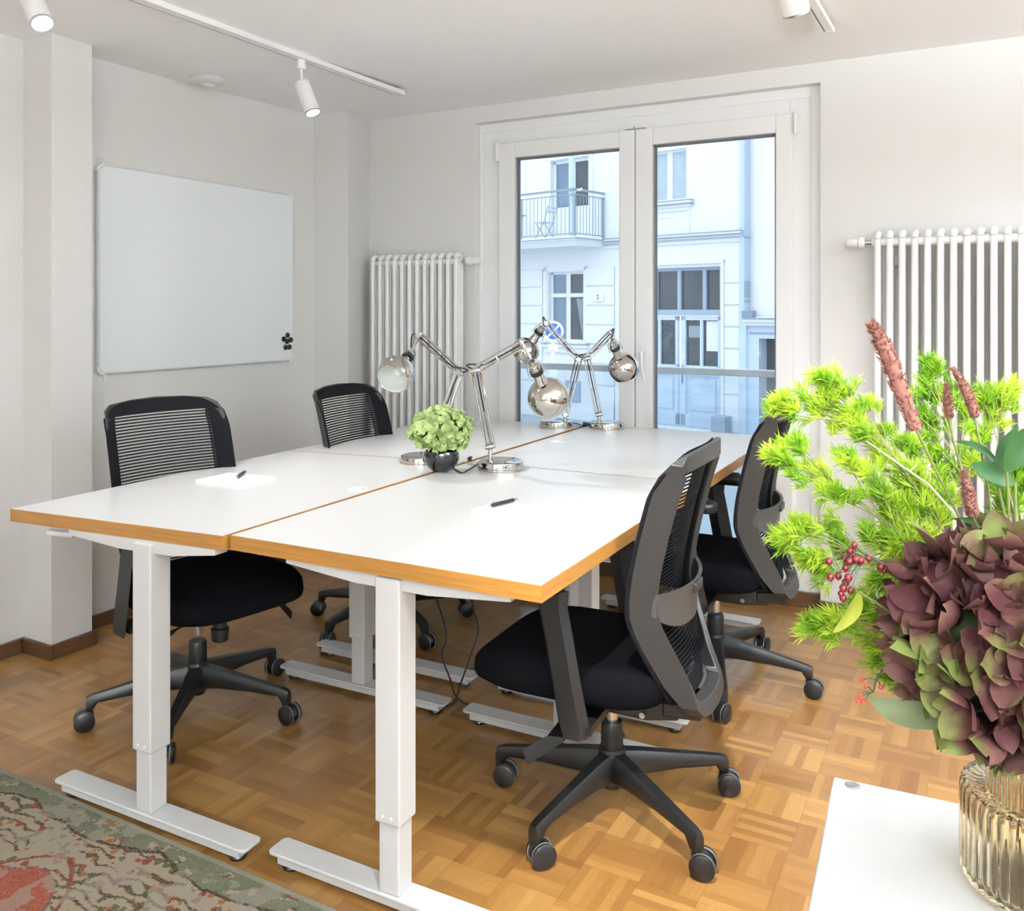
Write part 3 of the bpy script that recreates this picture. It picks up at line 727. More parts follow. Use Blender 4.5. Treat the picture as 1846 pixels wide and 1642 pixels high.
# ================================================================== desks
TT = 0.037
def foot(parent, cx, y, label=None):
    """steel foot with a column standing on it, local to the desk empty"""
    L2, W2 = 0.36, 0.034
    def rr(w_, h_, r): return rrect(w_, h_, r, 4)
    b = MB()
    b.prism([(px + cx, py + y) for px, py in rr(2 * L2, 2 * W2, 0.014)], 0.036, 0.044)
    b.box(cx - L2 + 0.025, cx + L2 - 0.025, y - W2 + 0.009, y + W2 - 0.009, 0.014, 0.036)
    f = b.build('foot', M['white_metal'], parent, bevel=0.002)
    for s in (-1, 1):
        b = MB(); b.lathe([(0.0, 0.0), (0.021, 0.0), (0.023, 0.006), (0.019, 0.014), (0.0, 0.016)], (cx + s * (L2 - 0.05), y, 0), 16)
        b.build('levelling_pad', M['black_plastic'], f, label='black levelling pad')
    return f
def desk(origin, rot, W, L, zl, zr, cols, label, crank=False):
    """origin = near left corner; cols = [(x, y), (x, y)] world positions of the two columns"""
    t = thing('desk', label, 'desk', (origin[0], origin[1], 0), rot, 'white sit-stand desks pushed together')
    inv = t.matrix_basis.inverted() if False else (Matrix.Translation((origin[0], origin[1], 0)) @ RZ(rot)).inverted()
    g = 0.002
    def zt(x): return zl + (zr - zl) * x / W
    def slab(x0, x1, y0, y1, h0, h1):
        return [Vector((x, y, zt(x) + h)) for h in (h0, h1) for x, y in ((x0, y0), (x1, y0), (x1, y1), (x0, y1))]
    def sb(b, *a):
        b.add(slab(*a), [(0, 3, 2, 1), (4, 5, 6, 7), (0, 1, 5, 4), (1, 2, 6, 5), (2, 3, 7, 6), (3, 0, 4, 7)])
    b = MB(); e = 0.0022
    sb(b, g + e, W - g - e, g + e, L - g - e, -TT, 0)
    top = b.build('tabletop', M['laminate'], t, smooth=False)
    for mt_, bx in (('oak_edge', (g, W - g, g, g + e)), ('oak_edge', (g, W - g, L - g - e, L - g)), ('oak_edge_y', (g, g + e, g + e, L - g - e)), ('oak_edge_y', (W - g - e, W - g, g + e, L - g - e))):
        b = MB(); sb(b, *bx, -TT, -0.0009)
        b.build('edge_band', M[mt_], top, smooth=False, label='oak-look edge band')
    for (cx, cy) in cols:
        p = inv @ Vector((cx, cy, 0))
        R_ = RZ(-rot)
        f = foot(t, 0, 0); f.location = p; f.rotation_euler = (0, 0, 0)
        zt_ = zt(p.x) - TT
        b = MB(); b.box(p.x - 0.0275, p.x + 0.0275, p.y - 0.0275, p.y + 0.0275, 0.044, 0.34)
        lw = b.build('lower_leg', M['white_metal'], t, smooth=False, bevel=0.004)
        b = MB(); b.box(p.x - 0.034, p.x + 0.034, p.y - 0.034, p.y + 0.034, 0.205, zt_ - 0.006)
        lg = b.build('upper_leg', M['white_metal'], t, smooth=False, bevel=0.004)
        b = MB()
        for sx in (-0.012, 0.012):
            b.tube([(p.x + sx, p.y - 0.034, 0.222), (p.x + sx, p.y - 0.0355, 0.222)], 0.0035, 10)
        b.build('screw', M['white_plastic'], lg)
        b = MB()
        hw = 0.31
        rings = []
        for x_, h in ((-hw, 0.016), (-0.10, 0.034), (0.10, 0.034), (hw, 0.016)):
            x = min(max(p.x + x_, 0.03), W - 0.03)
            zz = zt(x) - TT
            rings.append([(x, p.y - 0.022, zz - h), (x, p.y + 0.022, zz - h), (x, p.y + 0.022, zz - 0.0005), (x, p.y - 0.022, zz - 0.0005)])
        b.ring_loft(rings)
        b.build('top_bracket', M['white_metal'], t, smooth=False, bevel=0.002)
    # long beam below the top between the columns
    a, c = [inv @ Vector((x, y, 0)) for x, y in cols]
    zz = zt(a.x) - TT - 0.012
    b = MB(); b.box(a.x - 0.02, a.x + 0.02, a.y + 0.036, c.y - 0.036, zz - 0.045, zz)
    b.build('cross_beam', M['white_metal'], t, smooth=False, bevel=0.002)
    if crank:
        b = MB(); z = zt(0.2) - TT
        b.tube([(0.12, 0.14, z - 0.004), (0.12, 0.14, z - 0.012), (0.190, 0.075, z - 0.035)], 0.005, 8)
        c1 = b.build('crank_arm', M['white_plastic'], t)
        b = MB(); b.tube([(0.195, 0.070, z - 0.038), (0.115, 0.045, z - 0.034)], [0.009, 0.010], 14)
        b.build('crank_handle', M['white_plastic'], c1)
    return t
DA = desk((-2.542, 1.553), 0.025, 0.853, 1.198, 0.786, 0.8066, ((-1.972, 1.592), (-1.978, 2.492)), 'white desk at the front left holding the notepad nearest the whiteboard', True)
DB = desk((-1.683, 1.590), 0.0198, 0.872, 1.197, 0.8066, 0.8066, ((-1.205, 1.640), (-1.188, 2.512)), 'white desk at the front right with its oak corner towards the camera')
DC = desk((-2.572, 2.753), 0.025, 0.853, 1.198, 0.786, 0.8066, ((-2.005, 2.722), (-2.02, 3.70)), 'white desk at the back left beside the left radiator')
DD = desk((-1.707, 2.789), 0.0198, 0.872, 1.197, 0.8066, 0.8066, ((-1.222, 2.762), (-1.23, 3.78)), 'white desk at the back right in front of the balcony door')
def cover(x, y, z, label, r=0.030):
    t = thing('cable_grommet', label, 'cable grommet', (x, y, z), 0.6, 'white cable grommets in the desk tops')
    b = MB(); b.lathe([(r, 0.0), (r, 0.0015), (r - 0.003, 0.0032), (r - 0.005, 0.0032), (r - 0.006, 0.0022), (0.0, 0.0022)], (0, 0, 0), 32)
    b.build('ring', M['white_plastic'], t)
    b = MB(); b.prism([(0.012, -0.004), (0.024, -0.004), (0.024, 0.004), (0.012, 0.004)], 0.0023, 0.0027)
    b.build('cable_slot', M['seal'], t, smooth=False)
cover(-1.760, 2.195, 0.8052, 'white cable grommet in the front left desk near the seam')
cover(-1.640, 3.386, 0.8067, 'white cable grommet in the back right desk near the lamps')

# ================================================================== office chairs
def interp(tab, z):
    n_ = len(tab)
    if z <= tab[0][0]: return tab[0][1]
    if z >= tab[-1][0]: return tab[-1][1]
    for i in range(n_ - 1):
        if z <= tab[i + 1][0]:
            (x1, y1), (x2, y2) = tab[i], tab[i + 1]
            x0, y0 = tab[max(i - 1, 0)]; x3, y3 = tab[min(i + 2, n_ - 1)]
            m1 = (y2 - y0) / (x2 - x0) if x2 > x0 else 0; m2 = (y3 - y1) / (x3 - x1)
            h = x2 - x1; u = (z - x1) / h
            return (2 * u ** 3 - 3 * u ** 2 + 1) * y1 + (u ** 3 - 2 * u ** 2 + u) * h * m1 + (-2 * u ** 3 + 3 * u ** 2) * y2 + (u ** 3 - u ** 2) * h * m2
XF = [(0.33, -0.212), (0.42, -0.190), (0.53, -0.156), (0.60, -0.141), (0.64, -0.141), (0.72, -0.152), (0.86, -0.184), (1.03, -0.232)]
HALF = [(0.34, 0.112), (0.43, 0.160), (0.53, 0.200), (0.60, 0.222), (0.66, 0.228), (0.80, 0.230), (0.97, 0.224), (1.03, 0.200)]
def back_x(y, z):
    return interp(XF, z) - 0.038 * (1 - (y / 0.23) ** 2)
def make_chair(name, label, base_rot, cast_seed, pad_dx=0.0, swivel=None):
    t = thing(name, label, 'chair', (0, 0, 0), 0, 'black mesh-back office chairs around the desks')
    rnd = random.Random(cast_seed)
    # --- five star base
    b = MB(); b.lathe([(0.0, 0.062), (0.024, 0.062), (0.026, 0.07), (0.036, 0.078), (0.040, 0.15), (0.034, 0.172), (0.0, 0.176)], (0, 0, 0), 28)
    hub = b.build('base_hub', M['black_plastic'], t)
    for k in range(5):
        a = base_rot + k * 2 * math.pi / 5
        mt = RZ(a)
        rings = []
        for (r, hw, zt_, zb_) in ((0.02, 0.026, 0.164, 0.086), (0.09, 0.023, 0.154, 0.093), (0.20, 0.019, 0.134, 0.093), (0.308, 0.0165, 0.114, 0.086), (0.326, 0.016, 0.111, 0.060), (0.344, 0.014, 0.104, 0.060)):
            ring = [(r, -hw, zb_ + 0.006), (r, -hw * 0.7, zb_), (r, hw * 0.7, zb_), (r, hw, zb_ + 0.006), (r, hw * 1.0, zt_ - 0.014), (r, hw * 0.62, zt_), (r, -hw * 0.62, zt_), (r, -hw, zt_ - 0.014)]
            rings.append([mt @ Vector(p) for p in ring])
        b = MB(); b.ring_loft(rings)
        b.build('base_leg', M['black_plastic'], t, ang=50)
        # castor
        c = mt @ Vector((0.334, 0, 0))
        sw = (a + math.pi if swivel is None else swivel) + rnd.uniform(-0.6, 0.6)
        mc = Matrix.Translation(c) @ RZ(sw)
        b = MB()
        b.tube([mc @ Vector((0, 0, 0.040)), mc @ Vector((0, 0, 0.062))], 0.011, 12)
        hood = [(-0.040, 0.030), (-0.036, 0.048), (-0.022, 0.060), (-0.002, 0.066), (0.012, 0.060), (0.012, 0.040), (0.0, 0.030)]
        b.prism([(x, z) for x, z in hood], -0.009, 0.009, mc @ RX(R(90)))
        cs = b.build('castor', M['black_plastic'], t)
        for s in (-1, 1):
            b = MB()
            b.lathe([(0.0, 0.0), (0.021, 0.0), (0.029, 0.002), (0.0315, 0.006), (0.0315, 0.013), (0.026, 0.0165), (0.0, 0.018)], (0, 0, 0), 28, mc @ TR(-0.016, s * 0.0105, 0.0315) @ RX(-s * R(90)))
            wh = b.build('wheel', M['black_plastic'], cs)
        b = MB()
        for s in (-1, 1):
            b.lathe([(0.0300, 0.002), (0.0318, 0.003), (0.0318, 0.0065), (0.0300, 0.0075)], (0, 0, 0), 28, mc @ TR(-0.016, s * 0.0105, 0.0315) @ RX(-s * R(90)))
        b.build('tread', M['rubber'], cs, label='grey tread rings')
    # --- column
    b = MB(); b.lathe([(0.0, 0.16), (0.030, 0.16), (0.031, 0.165), (0.030, 0.236), (0.027, 0.243), (0.0, 0.243)], (0, 0, 0), 28)
    b.build('gas_lift', M['black_plastic'], t)
    b = MB(); b.tube([(0, 0, 0.235), (0, 0, 0.33)], 0.0165, 24)
    b.build('piston', M['steel'], t, label='bright steel piston')
    # --- mechanism under the seat
    b = MB()
    b.prism([(-0.20, -0.05), (-0.12, -0.085), (0.06, -0.08), (0.13, -0.05), (0.13, 0.05), (0.06, 0.08), (-0.12, 0.085), (-0.20, 0.05)], 0.300, 0.362)
    b.prism([(-0.26, -0.055), (-0.16, -0.07), (-0.16, 0.07), (-0.26, 0.055)], 0.312, 0.352)
    mech = b.build('tilt_mechanism', M['black_plastic'], t, bevel=0.006)
    b = MB(); b.tube([(-0.12, -0.075, 0.325), (-0.12, -0.112, 0.325)], 0.008, 14); b.build('pivot_bolt', M['steel'], mech)
    b = MB(); b.tube([(-0.12, 0.075, 0.325), (-0.12, 0.112, 0.325)], 0.008, 14)
    b.build('pivot_bolt', M['steel'], mech)
    b = MB()
    b.tube([(0.07, -0.03, 0.35), (0.085, -0.16, 0.335), (0.09, -0.205, 0.327), (0.10, -0.26, 0.315)], [0.004, 0.004, 0.008, 0.009], 10)
    b.tube([(0.02, -0.03, 0.35), (0.04, -0.12, 0.31), (0.05, -0.19, 0.292), (0.055, -0.22, 0.286)], [0.004, 0.004, 0.0075, 0.008], 10)
    b.build('height_lever', M['black_plastic'], mech).data.transform(TR(0, 0, -0.036))
    b = MB(); b.lathe([(0.0, 0.265), (0.020, 0.265), (0.027, 0.270), (0.030, 0.310), (0.024, 0.313), (0.022, 0.345)], (0.105, 0.02, 0), 24)
    b.build('tension_knob', M['black_plastic'], mech).data.transform(TR(0, 0, -0.036))
    # --- seat
    def outline(sc, dx=0.0, n=40):
        pts = []
        for k in range(n):
            a = 2 * math.pi * k / n
            ca, sa = math.cos(a), math.sin(a)
            ex = 0.52
            x = 0.278 * math.copysign(abs(ca) ** ex, ca) * sc + 0.066 + dx
            y = 0.240 * math.copysign(abs(sa) ** 0.50, sa) * sc
            y *= 1 + 0.05 * ca
            pts.append((x, y))
        return pts
    rings = []
    for sc, z, dip in ((0.60, 0.396, 0), (0.82, 0.400, 0), (0.95, 0.408, 0), (0.99, 0.425, 0.006), (1.0, 0.447, 0.012), (0.99, 0.468, 0.016), (0.955, 0.482, 0.018), (0.88, 0.489, 0.014), (0.6, 0.485, 0.006), (0.25, 0.482, 0.0)):
        ring = []
        for (x, y) in outline(sc):
            fr_ = max(0.0, (x - 0.14) / 0.19)
            zz = z - dip * 1.3 * fr_ * fr_ + (0.012 * (abs(y) / 0.25) ** 2 if z > 0.46 else 0)
            if z < 0.41: zz = z + 0.012 * fr_ * fr_
            ring.append((x, y, zz))
        rings.append(ring)
    b = MB(); b.ring_loft(rings)
    sO = b.build('seat', M['fabric'], t, ang=60); sO.data.transform(TR(0.012, 0, -0.033))
    # --- back frame : a closed loop of rectangular section, deep at the sides, flat at the top
    half = [(0.0, 0.345), (0.070, 0.346), (0.112, 0.352), (0.136, 0.374), (0.162, 0.430), (0.200, 0.530), (0.214, 0.570), (0.224, 0.610), (0.229, 0.660), (0.231, 0.72), (0.231, 0.80), (0.229, 0.90), (0.225, 0.965), (0.214, 0.998), (0.185, 1.014), (0.10, 1.024), (0.0, 1.028)]
    loop = half + [(-y, z) for y, z in reversed(half[1:-1])]
    n = len(loop); rings = []
    for i, (y, z) in enumerate(loop):
        y0, z0 = loop[i - 1]; y1, z1 = loop[(i + 1) % n]
        ty, tz = y1 - y0, z1 - z0; l = math.hypot(ty, tz); ty /= l; tz /= l
        ny, nz = -tz, ty                       # inward normal for this orientation
        top = min(1, max(0, (z - 0.965) / 0.045)); bot = min(1, max(0, (0.44 - z) / 0.07)); sd = 1 - top - bot
        xf = back_x(y, z) - 0.002
        # section: plate wrapping forward at the sides, upright band at the top, thick rail at the bottom
        A = [(0.022, 0.0), (0.022, 0.008), (-0.026, 0.052), (-0.040, 0.044)]
        T = [(0.0, 0.0), (0.0, 0.044), (-0.014, 0.044), (-0.014, 0.0)]
        Bt = [(-0.002, 0.0), (-0.002, 0.040), (-0.036, 0.036), (-0.046, 0.0)]
        ring = []
        for k in range(4):
            dx = A[k][0] * sd + T[k][0] * top + Bt[k][0] * bot
            dn = A[k][1] * sd + T[k][1] * top + Bt[k][1] * bot
            ring.append((xf + dx, y + ny * dn, z + nz * dn))
        rings.append(ring)
    b = MB(); vs = [p for r in rings for p in r]; fs = []
    for i in range(n):
        j = (i + 1) % n
        for k in range(4):
            l = (k + 1) % 4
            fs.append((i * 4 + k, i * 4 + l, j * 4 + l, j * 4 + k))
    b.add(vs, fs)
    # lower bracket to the mechanism
    b.prism([(-0.262, -0.05), (-0.18, -0.06), (-0.18, 0.06), (-0.262, 0.05)], 0.318, 0.352)
    b.build('back_frame', M['grey_plastic'], t, ang=35, bevel=0.004)
    # --- mesh back : woven border plus horizontal slats
    def hw(z): return interp(HALF, z)
    b = MB()
    ub = 0.80
    def P(u, z, off=0.006):
        y = u * hw(z)
        if abs(u) > ub and z < 1.0: off += 0.020 * (abs(u) - ub) / (1 - ub) * min(1, max(0.2, (1.0 - z) / 0.08))
        if z > 0.97: z -= 0.034 * abs(u) ** 5 * (z - 0.97) / 0.05
        return (back_x(y, z) + off, y, z)
    def sheet(u0, u1, z0, z1, nu, nz, off=0.006, th=0.004):
        fr_, bk = [], []
        for j in range(nz + 1):
            z = z0 + (z1 - z0) * j / nz
            for i in range(nu + 1):
                u = u0 + (u1 - u0) * i / nu
                x, y, zz = P(u, z, off); fr_.append((x, y, zz)); bk.append((x - th, y, zz))
        nn = len(fr_); fs = []
        W_ = nu + 1
        for j in range(nz):
            for i in range(nu):
                a_ = j * W_ + i
                fs.append((a_, a_ + 1, a_ + W_ + 1, a_ + W_)); fs.append((nn + a_, nn + a_ + W_, nn + a_ + W_ + 1, nn + a_ + 1))
        for i in range(nu):
            fs.append((i, nn + i, nn + i + 1, i + 1)); a_ = nz * W_ + i; fs.append((a_, a_ + 1, nn + a_ + 1, nn + a_))
        for j in range(nz):
            a_ = j * W_; fs.append((a_, a_ + W_, nn + a_ + W_, nn + a_)); a_ = j * W_ + nu; fs.append((a_, nn + a_, nn + a_ + W_, a_ + W_))
        b.add(fr_ + bk, fs)
    ub = 0.80
    sheet(-1.01, -ub, 0.385, 0.984, 4, 34, 0.008, 0.006); sheet(ub, 1.01, 0.385, 0.984, 4, 34, 0.008, 0.006)
    sheet(-0.96, 0.96, 0.975, 1.024, 20, 3, 0.009); sheet(-0.99, 0.99, 0.375, 0.42, 14, 2)
    z = 0.424
    while z < 0.968:
        sheet(-ub - 0.01, ub + 0.01, z, z + 0.0048, 12, 1, 0.0055, 0.0022)
        z += 0.0104
    b.build('mesh_back', M['mesh_fabric'], t, ang=50)
    # --- lumbar support across the back of the frame
    b = MB(); rings = []
    for i in range(17):
        u = -1 + 2 * i / 16
        y = u * 0.192
        bow = 0.050 * (1 - u * u)
        xb = interp(XF, 0.62) - 0.040 - bow
        edge = abs(u) ** 3
        zt_ = 0.668 - 0.004 * (1 - edge); zb_ = 0.560 + 0.052 * edge
        rings.append([(xb, y, zt_), (xb - 0.010, y, zt_ + 0.001), (xb - 0.006 + 0.008, y, (zt_ + zb_) / 2), (xb + 0.004, y, zb_), (xb + 0.010, y, zb_), (xb + 0.012, y, (zt_ + zb_) / 2)])
    b.ring_loft(rings)
    lm = b.build('lumbar_support', M['lumbar'], t, ang=35)
    b = MB(); x0 = interp(XF, 0.62) - 0.040 - 0.052
    b.prism([(x0 - 0.012, -0.035), (x0 + 0.004, -0.035), (x0 + 0.004, 0.035), (x0 - 0.012, 0.035)], 0.636, 0.661)
    b.build('grip', M['grey_plastic'], lm, bevel=0.003)
    # --- armrests
    for s in (-1, 1):
        Y = s * 0.262
        b = MB(); rings = []
        for (x, z, w2, th) in ((0.010, 0.308, 0.034, 0.024), (0.012, 0.335, 0.042, 0.026), (0.035, 0.45, 0.040, 0.024), (0.055, 0.56, 0.040, 0.022), (0.068, 0.625, 0.040, 0.022), (0.070, 0.668, 0.046, 0.022)):
            yy = Y + s * 0.004
            rings.append([(x - w2, yy - th / 2, z), (x - w2 * 0.6, yy + s * th / 2, z), (x + w2 * 0.6, yy + s * th / 2, z), (x + w2, yy - th / 2, z), (x, yy - s * th / 2 - 0.002, z)])
        b.ring_loft(rings)
        # bracket running below the seat
        b.prism([(-0.035, -0.0), (0.045, -0.0), (0.035, 0.20), (-0.03, 0.20)], 0.318, 0.338, TR(0.0, Y, 0) @ (Matrix.Identity(4) if s < 0 else Matrix.Diagonal((1, -1, 1, 1))))
        ar = b.build('armrest', M['black_plastic'], t, ang=45)
        b = MB()
        pts = rrect(0.255, 0.082, 0.034, 6)
        rings = []
        for sc, z in ((0.86, 0.668), (0.97, 0.676), (1.0, 0.688), (0.97, 0.698), (0.86, 0.703), (0.5, 0.705)):
            rings.append([(0.065 + pad_dx + px * (1 if sc > 0.9 else sc + 0.1), Y + py * sc, z - (0.006 if abs(px) > 0.1 else 0)) for px, py in pts])
        b.ring_loft(rings)
        b.build('arm_pad', M['black_plastic'], ar, ang=50)
    b = MB()
    b.add([(0.07, 0.20, 0.352), (0.02, 0.20, 0.352), (0.03, 0.285, 0.345), (0.075, 0.285, 0.340), (0.135, 0.300, 0.300), (0.125, 0.305, 0.272), (0.07, 0.20, 0.344), (0.02, 0.20, 0.344), (0.03, 0.285, 0.335), (0.075, 0.285, 0.330), (0.130, 0.300, 0.290), (0.120, 0.305, 0.266)],
          [(0, 1, 2, 3), (3, 2, 5, 4), (6, 9, 8, 7), (9, 10, 11, 8), (0, 3, 9, 6), (3, 4, 10, 9), (4, 5, 11, 10), (5, 2, 8, 11), (2, 1, 7, 8), (1, 0, 6, 7)])
    b.build('paddle_lever', M['black_plastic'], mech, ang=30).data.transform(TR(0, -0.01, -0.036))
    return t
def place_chair(x, y, rz, name_label, base_deg, seed, dz=0.0, pad_dx=0.0, swivel=None):
    c = make_chair('office_chair', name_label, R(base_deg) - rz, seed, pad_dx, None if swivel is None else R(swivel) - rz)
    c.location = (x, y, 0); c.rotation_euler = (0, 0, rz)
    if dz:
        for o in c.children:
            if o.name.split('.')[0] not in ('base_hub', 'base_leg', 'castor', 'gas_lift'): o.location.z += dz
    return c
place_chair(-2.385, 2.112, R(-11), 'black office chair at the front left desk with its back to the whiteboard', 15, 3, 0.03)
place_chair(-2.318, 3.100, R(2), 'black office chair at the back left desk beside the left radiator', 45, 5, 0.01)
place_chair(-0.920, 2.250, R(183), 'black office chair nearest the camera, at the front right desk', 42, 8, 0.0, 0.10, 215)
place_chair(-0.905, 3.225, R(183), 'black office chair at the back right desk half behind the green foliage', 2, 12, 0.015)

# ================================================================== rest of the furniture
cb = thing('sideboard', 'white low cabinet at the lower right carrying the glass vase', 'cabinet', (-0.1956, 1.2941, 0), R(3.5))
b = MB(); b.prism([(0, 0), (0, -0.85), (1.3, -0.85), (1.3, 0)], 0.700, 0.720)
b.build('cabinet_top', M['laminate'], cb, bevel=0.0025)
b = MB(); b.box(0.012, 1.288, -0.84, -0.012, 0.06, 0.699)
b.build('carcass', M['white_metal'], cb, smooth=False)
b = MB(); b.box(0.03, 1.27, -0.80, -0.04, 0.0, 0.06)
b.build('plinth', M['black_plastic'], cb, smooth=False)
for i in range(2):
    b = MB(); x0 = 0.014 + 0.638 * i; b.box(x0, x0 + 0.634, -0.858, -0.841, 0.07, 0.695)
    dr = b.build('cabinet_door', M['laminate'], cb, smooth=False, bevel=0.002)
    b = MB(); xx = x0 + (0.60 if i == 0 else 0.03)
    b.tube([(xx, -0.858, 0.52), (xx, -0.884, 0.52), (xx, -0.884, 0.62), (xx, -0.858, 0.62)], 0.005, 10)
    b.build('handle', M['steel'], dr)
b = MB(); b.lathe([(0.0095, 0.0), (0.0095, 0.0012), (0.0075, 0.002), (0.006, 0.0012), (0.0, 0.0012)], (0, 0, 0), 24)
lk = b.build('cable_port_cap', M['steel'], cb, loc=(0.0255, -0.0150, 0.7201), label='small grey round cap')

# notepads and pens
def notepad(c, rz, z, label, plabel, pen_at, pen_rz, hx=0.108, hy=0.075, tilt=0.0):
    t = thing('notepad', label, 'notepad', (c[0], c[1], z), rz, 'white notepads on the desks')
    b = MB(); b.box(-hx, hx, -hy, hy, 0.0, 0.009)
    b.build('paper_block', M['paper'], t, smooth=False)
    b = MB(); b.box(-hx, hx, -hy - 0.0005, -hy + 0.002, 0.0, 0.0092)
    b.build('glued_edge', M['white_plastic'], t, smooth=False)
    p = thing('ballpoint_pen', plabel, 'pen', (pen_at[0], pen_at[1], z + 0.009 + 0.0058), pen_rz, 'black pens on the notepads')
    b = MB(); b.tube([(-0.048, 0, 0), (-0.046, 0, 0), (0.040, 0, 0), (0.044, 0, 0)], [0.0048, 0.0054, 0.0056, 0.0050], 16)
    bd = b.build('barrel', M['pen_black'], p)
    b = MB(); b.tube([(0.044, 0, 0), (0.058, 0, 0), (0.0655, 0, 0)], [0.0048, 0.0030, 0.0008], 14)
    b.build('tip', M['steel'], p)
    b = MB(); b.tube([(-0.048, 0, 0), (-0.058, 0, 0)], 0.0026, 12)
    b.build('push_button', M['steel'], p)
    b = MB(); b.box(-0.046, -0.008, -0.0016, 0.0016, 0.0058, 0.0078); b.box(-0.048, -0.044, -0.0016, 0.0016, 0.003, 0.0078)
    b.build('clip', M['steel'], p, smooth=False)
    if tilt:
        for o_ in (t, p): o_.rotation_mode = 'XYZ'
        t.rotation_euler = (Matrix.Rotation(-tilt, 4, 'Y') @ RZ(rz)).to_euler()
        p.rotation_euler = (Matrix.Rotation(-tilt, 4, 'Y') @ RZ(pen_rz)).to_euler()
    return t
notepad((-2.245, 2.15), 0.012, 0.7938, 'white notepad with a black pen on the front left desk', 'black pen lying across the notepad on the front left desk', (-2.26, 2.19), R(122), tilt=0.0241)
notepad((-1.150, 2.147), R(-6), 0.8068, 'white notepad with a black pen on the front right desk', 'black pen lying across the notepad on the front right desk', (-1.228, 2.187), R(77), 0.119, 0.071)
# ================================================================== desk lamps
def desk_lamp(base_c, z0, r, post, elbow, wrist, sock, cup, axis, rs, label, side=1):
    """architect lamp: base disc, post, two-bar lower and upper arms, springs, socket, round shade"""
    t = thing('desk_lamp', label, 'desk lamp', (base_c[0], base_c[1], z0), 0, 'polished metal architect lamps on the desks')
    O = Vector((base_c[0], base_c[1], z0))
    post, elbow, wrist, sock, cup = [Vector(p) - O for p in (post, elbow, wrist, sock, cup)]
    axis = Vector(axis).normalized()
    b = MB(); b.lathe([(0.0, 0.0), (r, 0.0), (r * 1.005, 0.003), (r * 1.0, 0.006), (r * 0.975, 0.0075), (r * 0.972, 0.020), (r * 0.95, 0.0275), (r * 0.90, 0.0300), (0.0, 0.0305)], (0, 0, 0), 56)
    b.build('base', M['chrome'], t, ang=40)
    p0 = Vector((post.x, post.y, 0.029))
    b = MB(); b.tube([p0, Vector((post.x, post.y, post.z))], 0.0078, 16)
    b.tube([Vector((post.x, post.y, 0.030)), Vector((post.x, post.y, 0.037))], 0.0115, 18)
    b.build('post', M['chrome'], t)
    lo = Vector((post.x, post.y, post.z))
    # sideways direction of the arm plane
    d1 = (elbow - lo).normalized(); d2 = (wrist - elbow).normalized()
    nrm = d1.cross(d2).normalized()
    q1 = nrm.cross(d1).normalized(); q2 = nrm.cross(d2).normalized()
    def plate(c, dirn, wid, name, extra=None):
        b = MB()
        for s in (-1, 1):
            for a_, c_ in ((c - dirn * wid, c + dirn * wid),):
                n_ = nrm * 0.0085 * s
                pts = []
                b.tube([a_ + n_, c + n_, c_ + n_], [0.008, 0.0105, 0.008], 10)
        for pp in (c - dirn * wid * 0.8, c, c + dirn * wid * 0.8):
            b.tube([pp - nrm * 0.012, pp + nrm * 0.012], 0.0042, 10)
        b.tube([c + nrm * 0.011, c + nrm * 0.024], [0.0075, 0.0105], 12)
        return b.build(name, M['chrome'], t)
    plate(lo + d1 * 0.004, q1, 0.017, 'lower_joint')
    plate(elbow, q1, 0.018, 'elbow_joint')
    plate(wrist, q2, 0.015, 'head_joint')
    def bars(a, c, q, sep, name):
        b = MB()
        for s in (-1, 1):
            for m_ in (-1, 1):
                off = q * sep * s + nrm * 0.0042 * m_
                b.tube([a + off, c + off], 0.0040 if m_ > 0 else 0.0038, 8)
        L = (c - a).length
        mid = a + (c - a) * 0.45
        b.tube([mid - q * sep, mid + q * sep], 0.003, 8)
        return b.build(name, M['chrome'], t)
    bars(lo + d1 * 0.006, elbow, q1, 0.0135, 'lower_arm')
    bars(elbow, wrist, q2, 0.0125, 'upper_arm')
    def spring(a, c, rr, turns, name):
        b = MB(); n_ = turns * 8; ax = (c - a).normalized(); u = ax.orthogonal().normalized(); v = ax.cross(u)
        b.tube([a + (c - a) * k / n_ + (u * math.cos(2 * math.pi * k / 8) + v * math.sin(2 * math.pi * k / 8)) * rr for k in range(n_ + 1)], 0.0009, 5)
        return b.build(name, M['chrome'], t)
    for s in (-1, 1):
        spring(lo + d1 * 0.01 + nrm * 0.010 * s, lo + d1 * 0.125 + nrm * 0.006 * s, 0.0035, 34, 'spring')
    a_ = elbow - q2 * 0.006; spring(a_, elbow + d2 * 0.10 + q2 * 0.010, 0.0033, 30, 'spring')
    # head
    hd = (cup - sock).normalized()
    b = MB()
    b.tube([wrist, wrist + (sock - wrist) * 0.5 + nrm * 0.004, sock], [0.0055, 0.0055, 0.0065], 10)
    b.build('head_arm', M['chrome'], t)
    rad = rs
    Ms = frame_to(axis, cup)
    # collar + socket behind the globe
    back = cup - axis * rad * 0.93
    b = MB(); Mc = frame_to(axis, back)
    b.lathe([(0.0, -0.098), (0.008, -0.098), (0.009, -0.088), (0.015, -0.086), (0.0185, -0.082), (0.019, -0.064), (0.0225, -0.062), (0.0225, -0.048)], (0, 0, 0), 24, Mc)
    b.lathe([(0.0190, -0.048), (0.0192, -0.020), (0.0220, -0.015), (0.0235, 0.008)], (0, 0, 0), 24, Mc)
    so = b.build('socket', M['chrome'], t)
    b = MB(); b.lathe([(0.0, -0.063), (0.0235, -0.063), (0.0240, -0.046), (0.0, -0.046)], (0, 0, 0), 24, Mc)
    b.build('switch_ring', M['black_plastic'], so, label='black plastic ring')
    # globe shade, open at the front
    prof = []; cut = 0.50
    for k in range(15):
        th = math.pi - (math.pi - math.acos(cut)) * k / 14
        if k == 0: prof.append((0.018, -rad * 0.985)); continue
        prof.append((rad * math.sin(th), rad * math.cos(th)))
